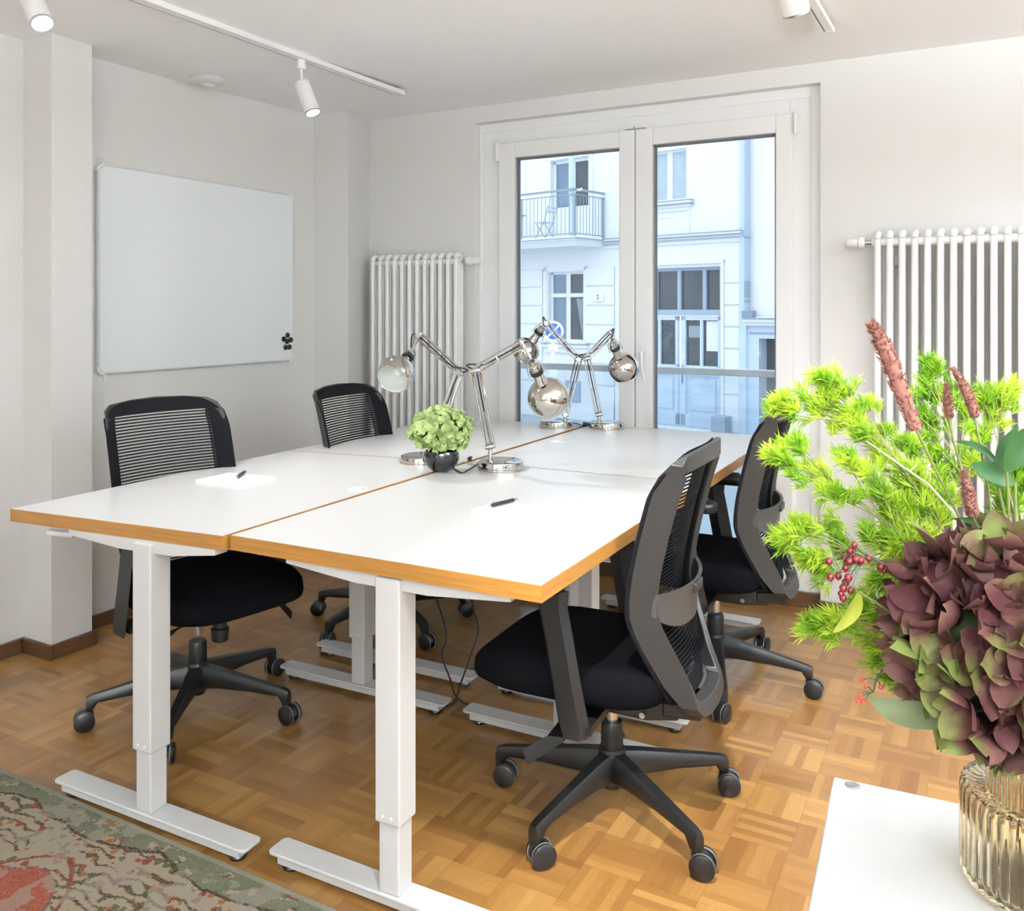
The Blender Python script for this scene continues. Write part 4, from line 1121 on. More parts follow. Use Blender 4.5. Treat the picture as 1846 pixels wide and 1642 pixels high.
    b = MB(); b.lathe(prof, (0, 0, 0), 48, Ms)
    rim_r, rim_z = prof[-1]
    b.lathe([(rim_r, rim_z), (rim_r + 0.0012, rim_z + 0.001), (rim_r - 0.001, rim_z + 0.002), (rim_r - 0.002, rim_z)], (0, 0, 0), 48, Ms)
    sh = b.build('shade', M['chrome'], t, ang=50)
    b = MB(); b.lathe([(rr_ - 0.0016 if rr_ > 0.02 else 0.0, zz_ + (0.0016 if zz_ < 0 else 0)) for rr_, zz_ in prof], (0, 0, 0), 40, Ms)
    b.build('shade_lining', M['shade_inside'], sh, ang=60, label='white lining of the shade')
    b = MB(); b.sphere(cup - axis * rad * 0.30, 0.021, 16, 10)
    b.tube([cup - axis * rad * 0.93, cup - axis * rad * 0.45], 0.013, 14)
    b.build('bulb', M['white_plastic'], sh)
    # bail handle around the socket
    u = axis.cross(nrm).normalized() if abs(axis.dot(nrm)) < 0.95 else axis.orthogonal().normalized()
    b = MB(); pts = []
    for k in range(11):
        an = math.pi * k / 10
        pts.append(back + u * 0.031 * math.cos(an) - axis * (0.035 + 0.075 * math.sin(an)))
    b.tube(pts, 0.0018, 6)
    b.build('bail_wire', M['chrome'], so)
    # fabric cable looping over the joints
    up = Vector((0, 0, 1))
    b = MB()
    def arc(a, c, h, dirn, n_=12):
        return [a + (c - a) * (k / n_) + dirn * h * math.sin(math.pi * k / n_) for k in range(n_ + 1)]
    outw = (d1 - d2).normalized()
    off = nrm * 0.011
    pts = [lo + off + d1 * 0.02]
    pts += arc(elbow - d1 * 0.004 + off, elbow + d2 * 0.034 + off, 0.050, (outw - d2 * 0.35).normalized())
    pts += arc(wrist - d2 * 0.008 + off, back - axis * 0.098, 0.040, (up * 0.8 + d2 * 0.6).normalized())
    b.tube(pts, 0.0030, 7)
    b.build('flex', M['cable'], t, label='black fabric flex')
    return t
ZD = 0.8066
def dv(right, up, fwd):
    c, s = math.cos(YAW), math.sin(YAW)
    return Vector((right * c - fwd * s, right * s + fwd * c, up))
def on_desk(px, py, z=ZD):
    d = (CAM_H - z) * FPX / (py - 557.1)
    return at(px, py, d)
B2 = on_desk(903, 844.6)
desk_lamp((B2.x, B2.y), ZD + 0.0004, 0.083, at(884, 806, 3.10), at(858, 667, 3.08), at(942, 620, 3.06), at(958, 648, 3.06), at(989, 717, 3.08),
          dv(0.36, -0.78, 0.50), 0.0745, 'polished metal desk lamp nearest the camera behind the small potted plant')
B1 = on_desk(761, 833.5, 0.800)
desk_lamp((B1.x, B1.y), 0.7985, 0.083, at(779, 806, 3.28), at(828, 672, 3.30), at(757, 606, 3.36), at(741, 634, 3.38), at(714, 674, 3.42),
          dv(-0.30, -0.55, -0.95), 0.0735, 'polished metal desk lamp on the left turning its white shade opening to the camera')
B4 = on_desk(1094, 771.5)
desk_lamp((B4.x, B4.y), ZD + 0.0004, 0.0855, at(1080, 748, 4.14), at(1058, 646, 4.12), at(1102, 600, 4.10), at(1107, 612, 4.10), at(1124.5, 663, 4.12),
          dv(0.40, -0.80, 0.45), 0.0715, 'polished metal desk lamp at the right end of the far group')
B3 = on_desk(1003, 768.6, 0.8055)
desk_lamp((B3.x, B3.y), 0.8054, 0.083, at(1019, 748, 4.20), at(1043, 648, 4.20), at(985, 583, 4.22), at(971, 600, 4.22), at(947, 633, 4.24),
          dv(-0.55, -0.78, 0.28), 0.068, 'polished metal desk lamp in the far group with its shade behind the nearest lamp')

# ------------------------------------------------------------------ cables
def cable(name, label, pts, r=0.0028, smooth=3, cat='cable'):
    P_ = [Vector(p) for p in pts]
    out = []
    n_ = len(P_)
    for i in range(n_ - 1):
        p0 = P_[max(i - 1, 0)]; p1 = P_[i]; p2 = P_[i + 1]; p3 = P_[min(i + 2, n_ - 1)]
        for k in range(6):
            u = k / 6
            out.append(0.5 * ((2 * p1) + (-p0 + p2) * u + (2 * p0 - 5 * p1 + 4 * p2 - p3) * u * u + (-p0 + 3 * p1 - 3 * p2 + p3) * u ** 3))
    out.append(P_[-1])
    b = MB(); b.tube(out, r, 7)
    o = b.build(name, M['cable'], None)
    return tag(o, label, cat)
def fl(px, py, z=0.004):
    return on_desk(px, py, z)
zc = ZD + 0.003
cable('power_cable', 'black cable hanging below the desks beside the back right desk foot',
      [(-1.700, 2.33, 0.76), at(800, 1120, 2.9), at(797, 1180, 2.9), at(812, 1225, 2.9), at(822, 1255, 2.95), fl(850, 1272), fl(888, 1275)], 0.003)
cable('power_cable', 'black cable hanging below the desks and curling over the back left desk foot',
      [(-1.68, 2.60, 0.76), at(852, 1090, 3.1), at(862, 1135, 3.15), at(845, 1190, 3.1), at(828, 1240, 3.0), fl(818, 1268), fl(795, 1276)], 0.003)
cable('power_cable', 'thin black cable lying on the floor near the back desk feet',
      [fl(818, 1222), fl(850, 1206), fl(878, 1208), fl(870, 1216), fl(845, 1215), fl(826, 1232)], 0.0025)
pc = cable('lamp_cable', 'black cable running from the nearest lamp over the desk seam behind the potted plant',
      [on_desk(888, 832, zc), on_desk(872, 828, zc), on_desk(858, 838, zc), on_desk(845, 846, zc), on_desk(832, 852, zc), (-1.690, 2.640, 0.806), (-1.691, 2.62, 0.78)], 0.0024)
cable('lamp_cable', 'black cable with inline plug behind the far lamps at the desk edge',
      [on_desk(1008, 762, zc), on_desk(1026, 761, zc), on_desk(1042, 764, zc), on_desk(1052, 768, zc)], 0.0024)
b = MB(); q = on_desk(1052, 769, ZD)
b.tube([q + Vector((0, 0, 0.012)), q + Vector((0.028, 0.0, 0.012))], [0.011, 0.008], 14)
tag(b.build('power_plug', M['cable']), 'black plug lying on the desk between the two far lamps', 'plug')
b = MB(); q = on_desk(849, 829, ZD)
b.tube([q + Vector((0, 0, 0.009)), q + Vector((0.012, -0.03, 0.009))], [0.006, 0.0085], 14)
tag(b.build('power_plug', M['cable']), 'small black inline switch on the desk behind the potted plant', 'plug')

# ------------------------------------------------------------------ small potted hydrangea
def petal(b, mtx, ln, wd, cupd, segs=6):
    vs = []; fs = []
    for i in range(segs + 1):
        u = i / segs
        wv = wd * (math.sin(math.pi * (0.04 + 0.95 * u ** 0.85)) ** 0.6)
        zc_ = cupd * (u ** 1.6) * ln
        fl_ = 0.10 * wd * math.sin(3 * u + wd * 900)
        for sgn in (-1, -0.55, 0, 0.55, 1):
            vs.append(mtx @ Vector((u * ln, sgn * wv * 0.5, zc_ + 0.16 * wd * sgn * sgn + fl_ * sgn)))
    for i in range(segs):
        for k in range(4):
            a_ = i * 5 + k
            fs.append((a_, a_ + 1, a_ + 6, a_ + 5))
    b.add(vs, fs)
def floret(b, c, nrm_, size, rnd, np_=4, cup_=0.35):
    mt = frame_to(nrm_, c) @ RZ(rnd.uniform(0, 6.28))
    for k in range(np_):
        mm = mt @ RZ(k * 2 * math.pi / np_ + rnd.uniform(-0.25, 0.25)) @ RY(-rnd.uniform(-0.15, 0.55)) @ RX(rnd.uniform(-0.35, 0.35))
        petal(b, mm, size * rnd.uniform(0.85, 1.15), size * rnd.uniform(0.9, 1.15), cup_ * rnd.uniform(0.3, 1.2))
q = on_desk(796, 849, ZD)
pt = thing('potted_hydrangea', 'small green hydrangea in a round black glossy pot on the desk seam', 'potted plant', (q.x, q.y, ZD + 0.0006))
b = MB(); b.lathe([(0.0, 0.0), (0.024, 0.0), (0.042, 0.008), (0.057, 0.026), (0.0625, 0.045), (0.0615, 0.062), (0.058, 0.072), (0.055, 0.072), (0.058, 0.060), (0.058, 0.045), (0.0, 0.045)], (0, 0, 0), 48)
pot = b.build('pot', M['black_gloss'], pt, ang=50)
b = MB(); b.lathe([(0.053, 0.060), (0.0, 0.066)], (0, 0, 0), 24); b.build('soil', M['soil'], pt)
b = MB(); rnd = random.Random(4)
for k in range(9):
    a_ = k * 0.7; b.tube([(0.012 * math.cos(a_), 0.012 * math.sin(a_), 0.06), (0.045 * math.cos(a_), 0.045 * math.sin(a_), 0.125)], 0.0022, 6)
b.build('stems', M['stem'], pt)
b = MB()
cc = Vector((0.0, 0.0, 0.144))
b2 = MB(); b2.sphere(cc, 0.072, 20, 12, (1.1, 1.1, 0.72)); b2.build('flower_core', M['hyd_core'], pt)
for k in range(150):
    zf = 1 - 2 * (k + 0.5) / 150; ph = k * 2.399963
    rr = math.sqrt(1 - zf * zf)
    n_ = Vector((rr * math.cos(ph), rr * math.sin(ph), zf))
    if zf < -0.80: continue
    p = cc + Vector((n_.x * 0.102, n_.y * 0.102, n_.z * 0.072)) * rnd.uniform(0.86, 1.06)
    floret(b, p, (n_ + Vector((rnd.uniform(-.4, .4), rnd.uniform(-.4, .4), rnd.uniform(-.3, .4)))).normalized(), 0.021 * rnd.uniform(0.8, 1.15), rnd)
b.build('flower_head', M['hyd_green'], pt, ang=80)
# ================================================================== vase and bouquet
VC = (0.052, 1.150); VZ = 0.7208
RIBS = 44
vs_ = thing('ribbed_glass_vase', 'amber ribbed glass vase with a wide body and narrower neck on the white cabinet', 'vase', (VC[0], VC[1], VZ))
prof = [(0.0, 0.0), (0.070, 0.0), (0.080, 0.004), (0.0855, 0.012), (0.0870, 0.025), (0.0870, 0.100), (0.0860, 0.109), (0.0820, 0.1125), (0.066, 0.108), (0.0605, 0.107), (0.0595, 0.115), (0.0595, 0.196), (0.0605, 0.199),
        (0.0575, 0.199), (0.0555, 0.194), (0.0555, 0.106), (0.060, 0.1025), (0.079, 0.104), (0.0815, 0.099), (0.0815, 0.022), (0.076, 0.012), (0.0, 0.010)]
b = MB(); b.lathe(prof, (0, 0, 0), RIBS * 6, None, rib=-0.032)
b.build('vase_glass', M['amber'], vs_, ang=70)

def bez(p0, p1, p2, n=10):
    return [p0 * (1 - u) ** 2 + p1 * 2 * u * (1 - u) + p2 * u * u for u in [i / n for i in range(n + 1)]]
ORG = Vector((VC[0], VC[1], VZ + 0.03))
NECK = Vector((VC[0], VC[1], VZ + 0.20))
rnd = random.Random(21)
def into_vase(p, k):
    """stem path from a point above the rim down through the neck into the water"""
    a_ = k * 2.399
    n_ = NECK + Vector((0.036 * math.cos(a_), 0.036 * math.sin(a_), 0.0))
    f_ = ORG + Vector((0.03 * math.cos(a_ + 2.6), 0.03 * math.sin(a_ + 2.6), 0))
    return [p, n_, f_]

# ---- asparagus-like plume foliage
def needle_tuft(b, c, axis, ln, n, rnd, spread=1.0):
    axis = axis.normalized()
    u = axis.orthogonal().normalized(); v = axis.cross(u)
    for k in range(n):
        a_ = rnd.uniform(0, 6.283); th = spread * rnd.uniform(0.03, 1.0) ** 0.8 * 1.2
        d = axis * math.cos(th) + (u * math.cos(a_) + v * math.sin(a_)) * math.sin(th)
        L = ln * rnd.uniform(0.65, 1.1)
        w_ = Vector((rnd.uniform(-1, 1), rnd.uniform(-1, 1), rnd.uniform(-1, 1))).cross(d).normalized() * L * 0.050
        st = c + axis * rnd.uniform(-0.35, 0.25) * ln
        bend = Vector((0, 0, rnd.uniform(-0.12, 0.10))) * L
        m1 = st + d * L * 0.5 + bend * 0.4
        b.add([st - w_ * 0.35, st + w_ * 0.35, m1 + w_, m1 - w_, st + d * L + bend], [(0, 1, 2, 3), (3, 2, 4)])
def fern(label, root_px, tufts, k, mat='fern', ln=0.026, dens=44, depth0=1.12):
    """one plume spray: main stem from the vase neck to the tip, twigs to every tuft"""
    t = thing('plume_fern_spray', label, 'foliage', (VC[0], VC[1], VZ), 0, 'feathery bright green sprays in the vase')
    O = Vector(t.location)
    T = [at(x, y, d) - O for (x, y, d) in tufts]
    main = T[-1]
    path = [Vector(p) - O for p in into_vase(at(*root_px), k)]
    stem = bez(path[1], path[0], main, 14)
    b = MB(); b.tube([path[2], path[1]] + stem[1:], [0.0017] * 2 + [0.0017 - 0.0010 * i / 14 for i in range(1, 15)], 6)
    for p in T[:-1]:
        j = min(range(3, 15), key=lambda i: (stem[i] - p).length + 0.02 * abs(i - 8) * 0.2)
        a_ = stem[max(2, j - 2)]
        b.tube(bez(a_, (a_ + p) * 0.5 + Vector((0, 0, 0.008)), p, 4), 0.0007, 4)
    b.build('branching_stem', M['stem'], t)
    b = MB(); r2 = random.Random(k * 7 + 1)
    T2 = list(T)
    for i in range(len(T)):
        q = min((x for x in T if x is not T[i]), key=lambda v_: (v_ - T[i]).length)
        if (q - T[i]).length > 0.012: T2.append((q + T[i]) * 0.5)
    for i, p in enumerate(T2):
        j = min(range(15), key=lambda q_: (stem[q_] - p).length)
        ax = (p - stem[max(0, j - 3)])
        if ax.length < 1e-4: ax = Vector((0, 0, 1))
        ax = ax.normalized()
        for m_ in range(5):
            c_ = p + Vector((r2.uniform(-1, 1), r2.uniform(-1, 1), r2.uniform(-1, 1))) * 0.0095
            aa = (ax + Vector((r2.uniform(-.6, .6), r2.uniform(-.6, .6), r2.uniform(-.5, .7)))).normalized()
            needle_tuft(b, c_, aa, ln * 0.80 * r2.uniform(0.8, 1.1), dens // 2 + 2, r2, 0.95)
    b.build('needle_leaves', M[mat], t, smooth=False)
    return t
# tuft positions of every spray, read off the photograph with their own distances
fern('bright green plume spray reaching farthest left, over the back of the chair', (1700, 960, 1.12),
     [(1640, 940, 1.12), (1600, 900, 1.13), (1575, 860, 1.13), (1545, 900, 1.11), (1540, 842, 1.15), (1500, 872, 1.15), (1515, 820, 1.16), (1470, 850, 1.16), (1490, 895, 1.12), (1450, 812, 1.16), (1440, 862, 1.13), (1413, 828, 1.15), (1425, 800, 1.17), (1395, 820, 1.16)], 1)
fern('bright green plume spray with a rounded top at the upper left of the bouquet', (1690, 900, 1.16),
     [(1630, 880, 1.16), (1612, 840, 1.18), (1580, 810, 1.18), (1600, 780, 1.20), (1560, 770, 1.18), (1575, 735, 1.20), (1535, 745, 1.19), (1545, 790, 1.17), (1515, 770, 1.2), (1500, 710, 1.21), (1470, 745, 1.2), (1530, 705, 1.2), (1458, 712, 1.2), (1480, 690, 1.21), (1420, 720, 1.2), (1440, 750, 1.19), (1500, 735, 1.2), (1400, 738, 1.2), (1505, 682, 1.21)], 2)
fern('bright green plume spray hanging low at the left beside the dark berries', (1700, 1010, 1.10),
     [(1655, 990, 1.11), (1620, 965, 1.12), (1590, 985, 1.12), (1560, 960, 1.12), (1545, 1005, 1.11), (1515, 985, 1.11), (1505, 945, 1.12), (1480, 1010, 1.1), (1470, 960, 1.11), (1490, 1040, 1.1), (1450, 950, 1.12), (1428, 985, 1.1), (1440, 960, 1.1), (1455, 1005, 1.1), (1418, 965, 1.1)], 3)
fern('bright green plume spray drooping lowest over the parquet', (1690, 1080, 1.08),
     [(1650, 1060, 1.09), (1620, 1090, 1.08), (1600, 1120, 1.08), (1575, 1090, 1.09), (1570, 1160, 1.07), (1540, 1130, 1.08), (1600, 1165, 1.07), (1545, 1090, 1.1), (1510, 1110, 1.08), (1585, 1190, 1.07), (1505, 1150, 1.07), (1480, 1120, 1.08), (1640, 1130, 1.07), (1462, 1132, 1.08), (1628, 1235, 1.05)], 4, 'fern')
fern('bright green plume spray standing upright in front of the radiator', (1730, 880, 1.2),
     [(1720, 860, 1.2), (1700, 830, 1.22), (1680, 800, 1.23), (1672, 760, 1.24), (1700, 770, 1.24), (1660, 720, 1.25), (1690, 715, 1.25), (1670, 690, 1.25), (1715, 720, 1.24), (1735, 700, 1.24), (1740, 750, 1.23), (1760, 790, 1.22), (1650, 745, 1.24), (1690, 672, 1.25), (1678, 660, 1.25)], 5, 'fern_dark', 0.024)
fern('bright green plume spray spreading to the right edge above the dark leaves', (1770, 880, 1.18),
     [(1760, 850, 1.19), (1745, 820, 1.2), (1770, 790, 1.22), (1780, 740, 1.23), (1800, 770, 1.22), (1815, 735, 1.23), (1795, 712, 1.23), (1770, 715, 1.23), (1825, 700, 1.23), (1808, 722, 1.23)], 6)
fern('deep green plume tangle filling the middle of the bouquet', (1720, 960, 1.14),
     [(1700, 940, 1.13), (1680, 900, 1.15), (1660, 870, 1.15), (1640, 845, 1.16), (1690, 860, 1.17), (1670, 930, 1.13), (1640, 915, 1.14), (1710, 900, 1.16), (1655, 960, 1.12), (1680, 985, 1.1), (1650, 1020, 1.09), (1620, 1010, 1.1), (1610, 1050, 1.09), (1585, 1035, 1.1), (1640, 1080, 1.08), (1630, 800, 1.2), (1650, 820, 1.2), (1600, 940, 1.13), (1610, 905, 1.15), (1625, 980, 1.1)], 7, 'fern', 0.027, 52)
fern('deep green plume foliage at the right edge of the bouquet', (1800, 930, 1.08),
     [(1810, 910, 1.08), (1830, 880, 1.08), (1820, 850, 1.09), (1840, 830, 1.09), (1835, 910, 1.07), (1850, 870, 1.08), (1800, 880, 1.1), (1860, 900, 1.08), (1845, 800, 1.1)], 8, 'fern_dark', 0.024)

# ---- rusty pink flower spikes
def spike(label, root_px, pts, r, k):
    t = thing('flower_spike', label, 'flower spike', (VC[0], VC[1], VZ), 0, 'rusty pink flower spikes in the vase')
    O = Vector(t.location)
    base = at(*pts[0]) - O; tip = at(*pts[-1]) - O; mid = at(*pts[len(pts) // 2]) - O
    path = [Vector(p) - O for p in into_vase(at(*root_px), k)]
    b = MB(); b.tube([path[2], path[1]] + bez(path[1], path[0], base, 8)[1:], 0.0014, 6)
    b.build('stem', M['stem'], t)
    ctrl = mid * 2 - (base + tip) * 0.5
    line = bez(base, ctrl, tip, 24)
    b = MB(); rr_ = [r * (0.55 + 0.45 * math.sin(math.pi * min(1, (i / 24) * 1.0 + 0.12)) ** 0.7) * (1.0 if i < 15 else 1 - 0.42 * (i - 15) / 9) for i in range(25)]
    b.tube(line, [q * 0.8 for q in rr_], 8)
    r2 = random.Random(k)
    for i in range(24):
        ax = (line[i + 1] - line[i]); L = ax.length; ax.normalize(); u = ax.orthogonal().normalized(); v = ax.cross(u)
        for j in range(13):
            a_ = r2.uniform(0, 6.28); rad_ = rr_[i]
            c_ = line[i] + ax * L * r2.random() + (u * math.cos(a_) + v * math.sin(a_)) * rad_ * 0.86
            s_ = r * 0.19 * r2.uniform(0.7, 1.25)
            d_ = (c_ - line[i]).normalized()
            b.add([c_ + u * s_, c_ + v * s_, c_ - u * s_, c_ - v * s_, c_ + (d_ + ax * 0.8) * s_ * 1.9, c_ - d_ * s_], [(0, 1, 4), (1, 2, 4), (2, 3, 4), (3, 0, 4), (1, 0, 5), (2, 1, 5), (3, 2, 5), (0, 3, 5)])
    b.build('spike_head', M['spike'], t, ang=70)
spike('longest rusty pink flower spike leaning left in front of the radiator', (1725, 930, 1.06), [(1652, 775, 1.06), (1622, 705, 1.065), (1599, 640, 1.07), (1570, 582, 1.07)], 0.0105, 31)
spike('short rusty pink flower spike upright in the middle behind the long one', (1735, 900, 1.10), [(1711, 754, 1.12), (1709, 725, 1.12), (1706, 692, 1.12)], 0.0062, 32)
spike('rusty pink flower spike curving left near the right edge', (1790, 900, 1.06), [(1757, 752, 1.08), (1744, 710, 1.08), (1717, 662, 1.08)], 0.0066, 33)
spike('lowest rusty pink flower spike just above the red hydrangea', (1765, 960, 1.0), [(1753, 932, 1.0), (1746, 895, 1.0), (1737, 848, 1.0)], 0.0070, 34)

# ---- big antique hydrangea
hy = thing('hydrangea_stem', 'large dark red and green hydrangea bloom above the glass vase', 'flower', (VC[0], VC[1], VZ))
O = Vector(hy.location)
HCn = at(1800, 1152, 0.955) - O
b = MB(); b.tube([Vector((0.0, 0.0, 0.03)), Vector((0.0, 0.0, 0.2)), HCn * 0.5 + Vector((0, 0, 0.12)), HCn], 0.003, 8); b.build('stem', M['stem'], hy)
b = MB(); b.sphere(HCn, 0.068, 24, 14, (1.0, 1.0, 1.06)); b.build('flower_core', M['hyd_core'], hy)
b = MB(); r2 = random.Random(17)
for k in range(118):
    zf = 1 - 2 * (k + 0.5) / 118; ph = k * 2.399963
    rr = math.sqrt(max(0, 1 - zf * zf))
    n_ = Vector((rr * math.cos(ph), rr * math.sin(ph), zf))
    p = HCn + Vector((n_.x * 0.090, n_.y * 0.090, n_.z * 0.108)) * r2.uniform(0.80, 1.02)
    floret(b, p, (n_ + Vector((r2.uniform(-.5, .5), r2.uniform(-.5, .5), r2.uniform(-.4, .5)))).normalized(), 0.036 * r2.uniform(0.7, 1.15), r2, 4, 0.6)
b.build('flower_head', M['hyd_red'], hy, ang=80)

# ---- berries
def sprig(name, label, cat, stem_px, ends, r, mat, k, group=None):
    t = thing(name, label, cat, (VC[0], VC[1], VZ))
    O = Vector(t.location)
    sp = [at(*p) - O for p in stem_px]
    path = [Vector(p) - O for p in into_vase(at(*stem_px[0]), k)]
    b = MB(); b.tube([path[2], path[1]] + sp, [0.0018] * 2 + [0.0016 - 0.0006 * i / len(sp) for i in range(len(sp))], 6)
    for e in ends:
        p = at(*e) - O
        j = min(range(len(sp)), key=lambda i: (sp[i] - p).length)
        b.tube([sp[j], (sp[j] + p) * 0.5 + Vector((0, 0, 0.002)), p], 0.0006, 4)
    b.build('twig', M['twig'], t)
    r2 = random.Random(k)
    for e in ends:
        p = at(*e) - O
        b = MB(); b.sphere(p, r * r2.uniform(0.8, 1.15), 12, 8, (1, 1, 1.05))
        b.sphere(p + Vector((0, 0, -r)), r * 0.35, 6, 4)
        b.build('berry', M[mat], t)
sprig('berry_sprig', 'dark red berry sprig on a dark twig left of the hydrangea bloom', 'berries',
      [(1680, 1085, 1.0), (1640, 1050, 1.01), (1600, 1020, 1.02), (1560, 1000, 1.03), (1542, 985, 1.03)],
      [(1540, 982, 1.02), (1532, 993, 1.02), (1537, 1002, 1.03), (1543, 1008, 1.02), (1522, 1005, 1.03), (1531, 1012, 1.02), (1494, 1012, 1.02), (1524, 1024, 1.02), (1497, 1040, 1.01), (1511, 1038, 1.03), (1529, 1041, 1.01), (1524, 1050, 1.02), (1520, 1060, 1.01), (1533, 1064, 1.02), (1516, 1070, 1.01), (1566, 1007, 1.02), (1588, 1022, 1.01), (1594, 1028, 1.01), (1552, 1010, 1.02), (1520, 1078, 1.01)], 0.0042, 'berry', 41)
sprig('berry_sprig', 'small bright red berry sprig curving over the big grey-green leaf', 'berries',
      [(1660, 1245, 0.98), (1612, 1192, 1.0), (1590, 1208, 1.0), (1580, 1225, 1.0), (1574, 1248, 1.0)],
      [(1553, 1226, 1.0), (1561, 1237, 1.0), (1552, 1258, 1.0), (1545, 1263, 1.0), (1556, 1264, 1.0), (1588, 1238, 1.0), (1616, 1196, 1.0), (1608, 1200, 1.0), (1598, 1193, 1.0), (1550, 1252, 1.0)], 0.0026, 'berry_bright', 42)

# ---- broad leaves
def broad_leaf(label, base, ctrl, tip, wd, mat, k, nrm_=(0, 0, 1), fold=0.25, name='broad_leaf'):
    t = thing(name, label, 'leaf', (VC[0], VC[1], VZ))
    O = Vector(t.location)
    A_, B_, C_ = [at(*p) - O for p in (base, ctrl, tip)]
    line = bez(A_, B_, C_, 14)
    path = [Vector(p) - O for p in into_vase(at(*base), k)]
    b = MB(); b.tube([path[2], path[1], A_], 0.0016, 6); b.build('leaf_stalk', M['stem'], t)
    b = MB(); vs = []; fs = []
    N_ = Vector(nrm_).normalized()
    for i, p in enumerate(line):
        u = i / 14
        tg = (line[min(i + 1, 14)] - line[max(i - 1, 0)]).normalized()
        sd_ = tg.cross(N_).normalized(); nn = sd_.cross(tg)
        w_ = wd * math.sin(math.pi * (0.04 + 0.95 * u)) ** 0.75
        for q in (-1, -0.5, 0, 0.5, 1):
            vs.append(p + sd_ * w_ * q * 0.5 + nn * (fold * w_ * abs(q) * 0.5 + 0.06 * w_ * math.sin(9 * u + q * 2)))
    for i in range(14):
        for j in range(4):
            a_ = i * 5 + j; fs.append((a_, a_ + 1, a_ + 6, a_ + 5))
    b.add(vs, fs)
    b.build('leaf_blade', M[mat], t, ang=80)
broad_leaf('big grey-green leaf below the hydrangea bloom, pointing left', (1720, 1290, 0.93), (1640, 1310, 0.96), (1566, 1256, 1.0), 0.034, 'leaf_grey', 51, dv(0.1, 0.6, -0.7))
broad_leaf('narrow yellow-green leaf beside the dark berries', (1548, 1066, 1.0), (1545, 1105, 1.0), (1502, 1140, 1.0), 0.018, 'leaf_yellow', 52, dv(0.3, 0.1, -1))
broad_leaf('glossy dark green leaf at the right edge, pointing up', (1800, 880, 1.03), (1790, 840, 1.04), (1835, 768, 1.05), 0.034, 'leaf_dark', 53, dv(0.4, 0.1, -1))
broad_leaf('glossy dark green leaf pointing left above the lowest flower spike', (1830, 870, 1.02), (1790, 855, 1.02), (1750, 838, 1.02), 0.026, 'leaf_dark', 54, dv(0.1, 0.5, -1))
broad_leaf('slim glossy dark green leaf arching left under the spikes', (1815, 880, 1.05), (1790, 800, 1.06), (1722, 796, 1.07), 0.013, 'leaf_dark', 55, dv(0.1, 0.7, -0.7))
broad_leaf('glossy dark green leaf crossing the right edge of the picture', (1815, 850, 1.0), (1835, 800, 1.0), (1880, 770, 1.0), 0.03, 'leaf_dark', 56, dv(0.1, 0.5, -1))
broad_leaf('dark green leaf lying flat on top of the hydrangea bloom', (1800, 960, 1.0), (1770, 940, 1.0), (1715, 935, 1.02), 0.012, 'leaf_dark', 57, dv(0.1, 0.8, -0.6))

# ---- pale peeled twig behind the long spike
pw = thing('bare_twig', 'pale bare forked twig among the bright green foliage', 'twig', (VC[0], VC[1], VZ))
O = Vector(pw.location)
tw = [at(x, y, d) - O for x, y, d in ((1728, 935, 1.10), (1705, 908, 1.105), (1672, 872, 1.11), (1640, 850, 1.11), (1600, 822, 1.12), (1562, 795, 1.13))]
pp = [Vector(p) - O for p in into_vase(at(1728, 935, 1.10), 61)]
b = MB(); b.tube([pp[2], pp[1]] + tw, [0.0017] * 3 + [0.0016, 0.0016, 0.0014, 0.0011, 0.0008], 6)
b.tube([at(1640, 850, 1.11) - O, at(1653, 838, 1.11) - O], 0.0009, 5)
b.build('bark', M['pale_twig'], pw)
# ================================================================== the street and the house opposite
GA = R(-13); GN = Vector((math.sin(R(13)), math.cos(R(13)), 0)) * 17.677360389909197
ZG = -1.42
b = MB(); b.box(-60, 40, 4.9, 40, ZG - 0.2, ZG)
struct(b.build('floor_street', M['asphalt'], smooth=False), 'pale grey street surface outside', 'street')
bd = thing('apartment_house', 'white stucco house across the street with a balcony and tall entrance door', 'building', (GN.x, GN.y, 0), GA)
def fbox(b, s0, s1, z0, z1, o0, o1):   # o: distance in front of the facade (towards us)
    b.box(s0, s1, -o1, -o0, z0, z1)
# the wall with its openings
S0, S1, ZT = -26.0, -8.97, 13.0
openings = [(-14.50, -13.37, 0.52, 2.33), (-14.40, -13.18, 3.15, 5.20), (-11.42, -10.415, 3.88, 5.08), (-11.85, -9.54, -1.40, 2.33),
            (-17.9, -16.8, 0.52, 2.33), (-17.9, -16.8, 3.88, 5.15)]
xs = sorted({S0, S1} | {o[0] for o in openings} | {o[1] for o in openings})
b = MB()
for xa, xb_ in zip(xs, xs[1:]):
    ops = sorted([(o[2], o[3]) for o in openings if o[0] <= xa + 1e-6 and o[1] >= xb_ - 1e-6])
    z = ZG
    for (za, zb_) in ops:
        if za > z: fbox(b, xa, xb_, z, za, -0.35, 0)
        z = zb_
    fbox(b, xa, xb_, z, ZT, -0.35, 0)
b.build('facade_wall', M['stucco'], bd, smooth=False)
# string course
def cornice(b, s0, s1):
    fbox(b, s0, s1, 3.03, 3.075, 0, 0.20); fbox(b, s0, s1, 2.97, 3.03, 0, 0.12); fbox(b, s0, s1, 2.86, 2.93, 0, 0.05)
b = MB(); cornice(b, S0, S1); b.build('string_course', M['stucco_smooth'], bd, smooth=False)
b = MB(); fbox(b, S0, S1, 3.075, 3.09, 0, 0.22); fbox(b, S0, S1, 3.015, 3.03, 0, 0.205); b.build('zinc_flashing', M['zinc'], bd, smooth=False, label='blue grey zinc flashing')
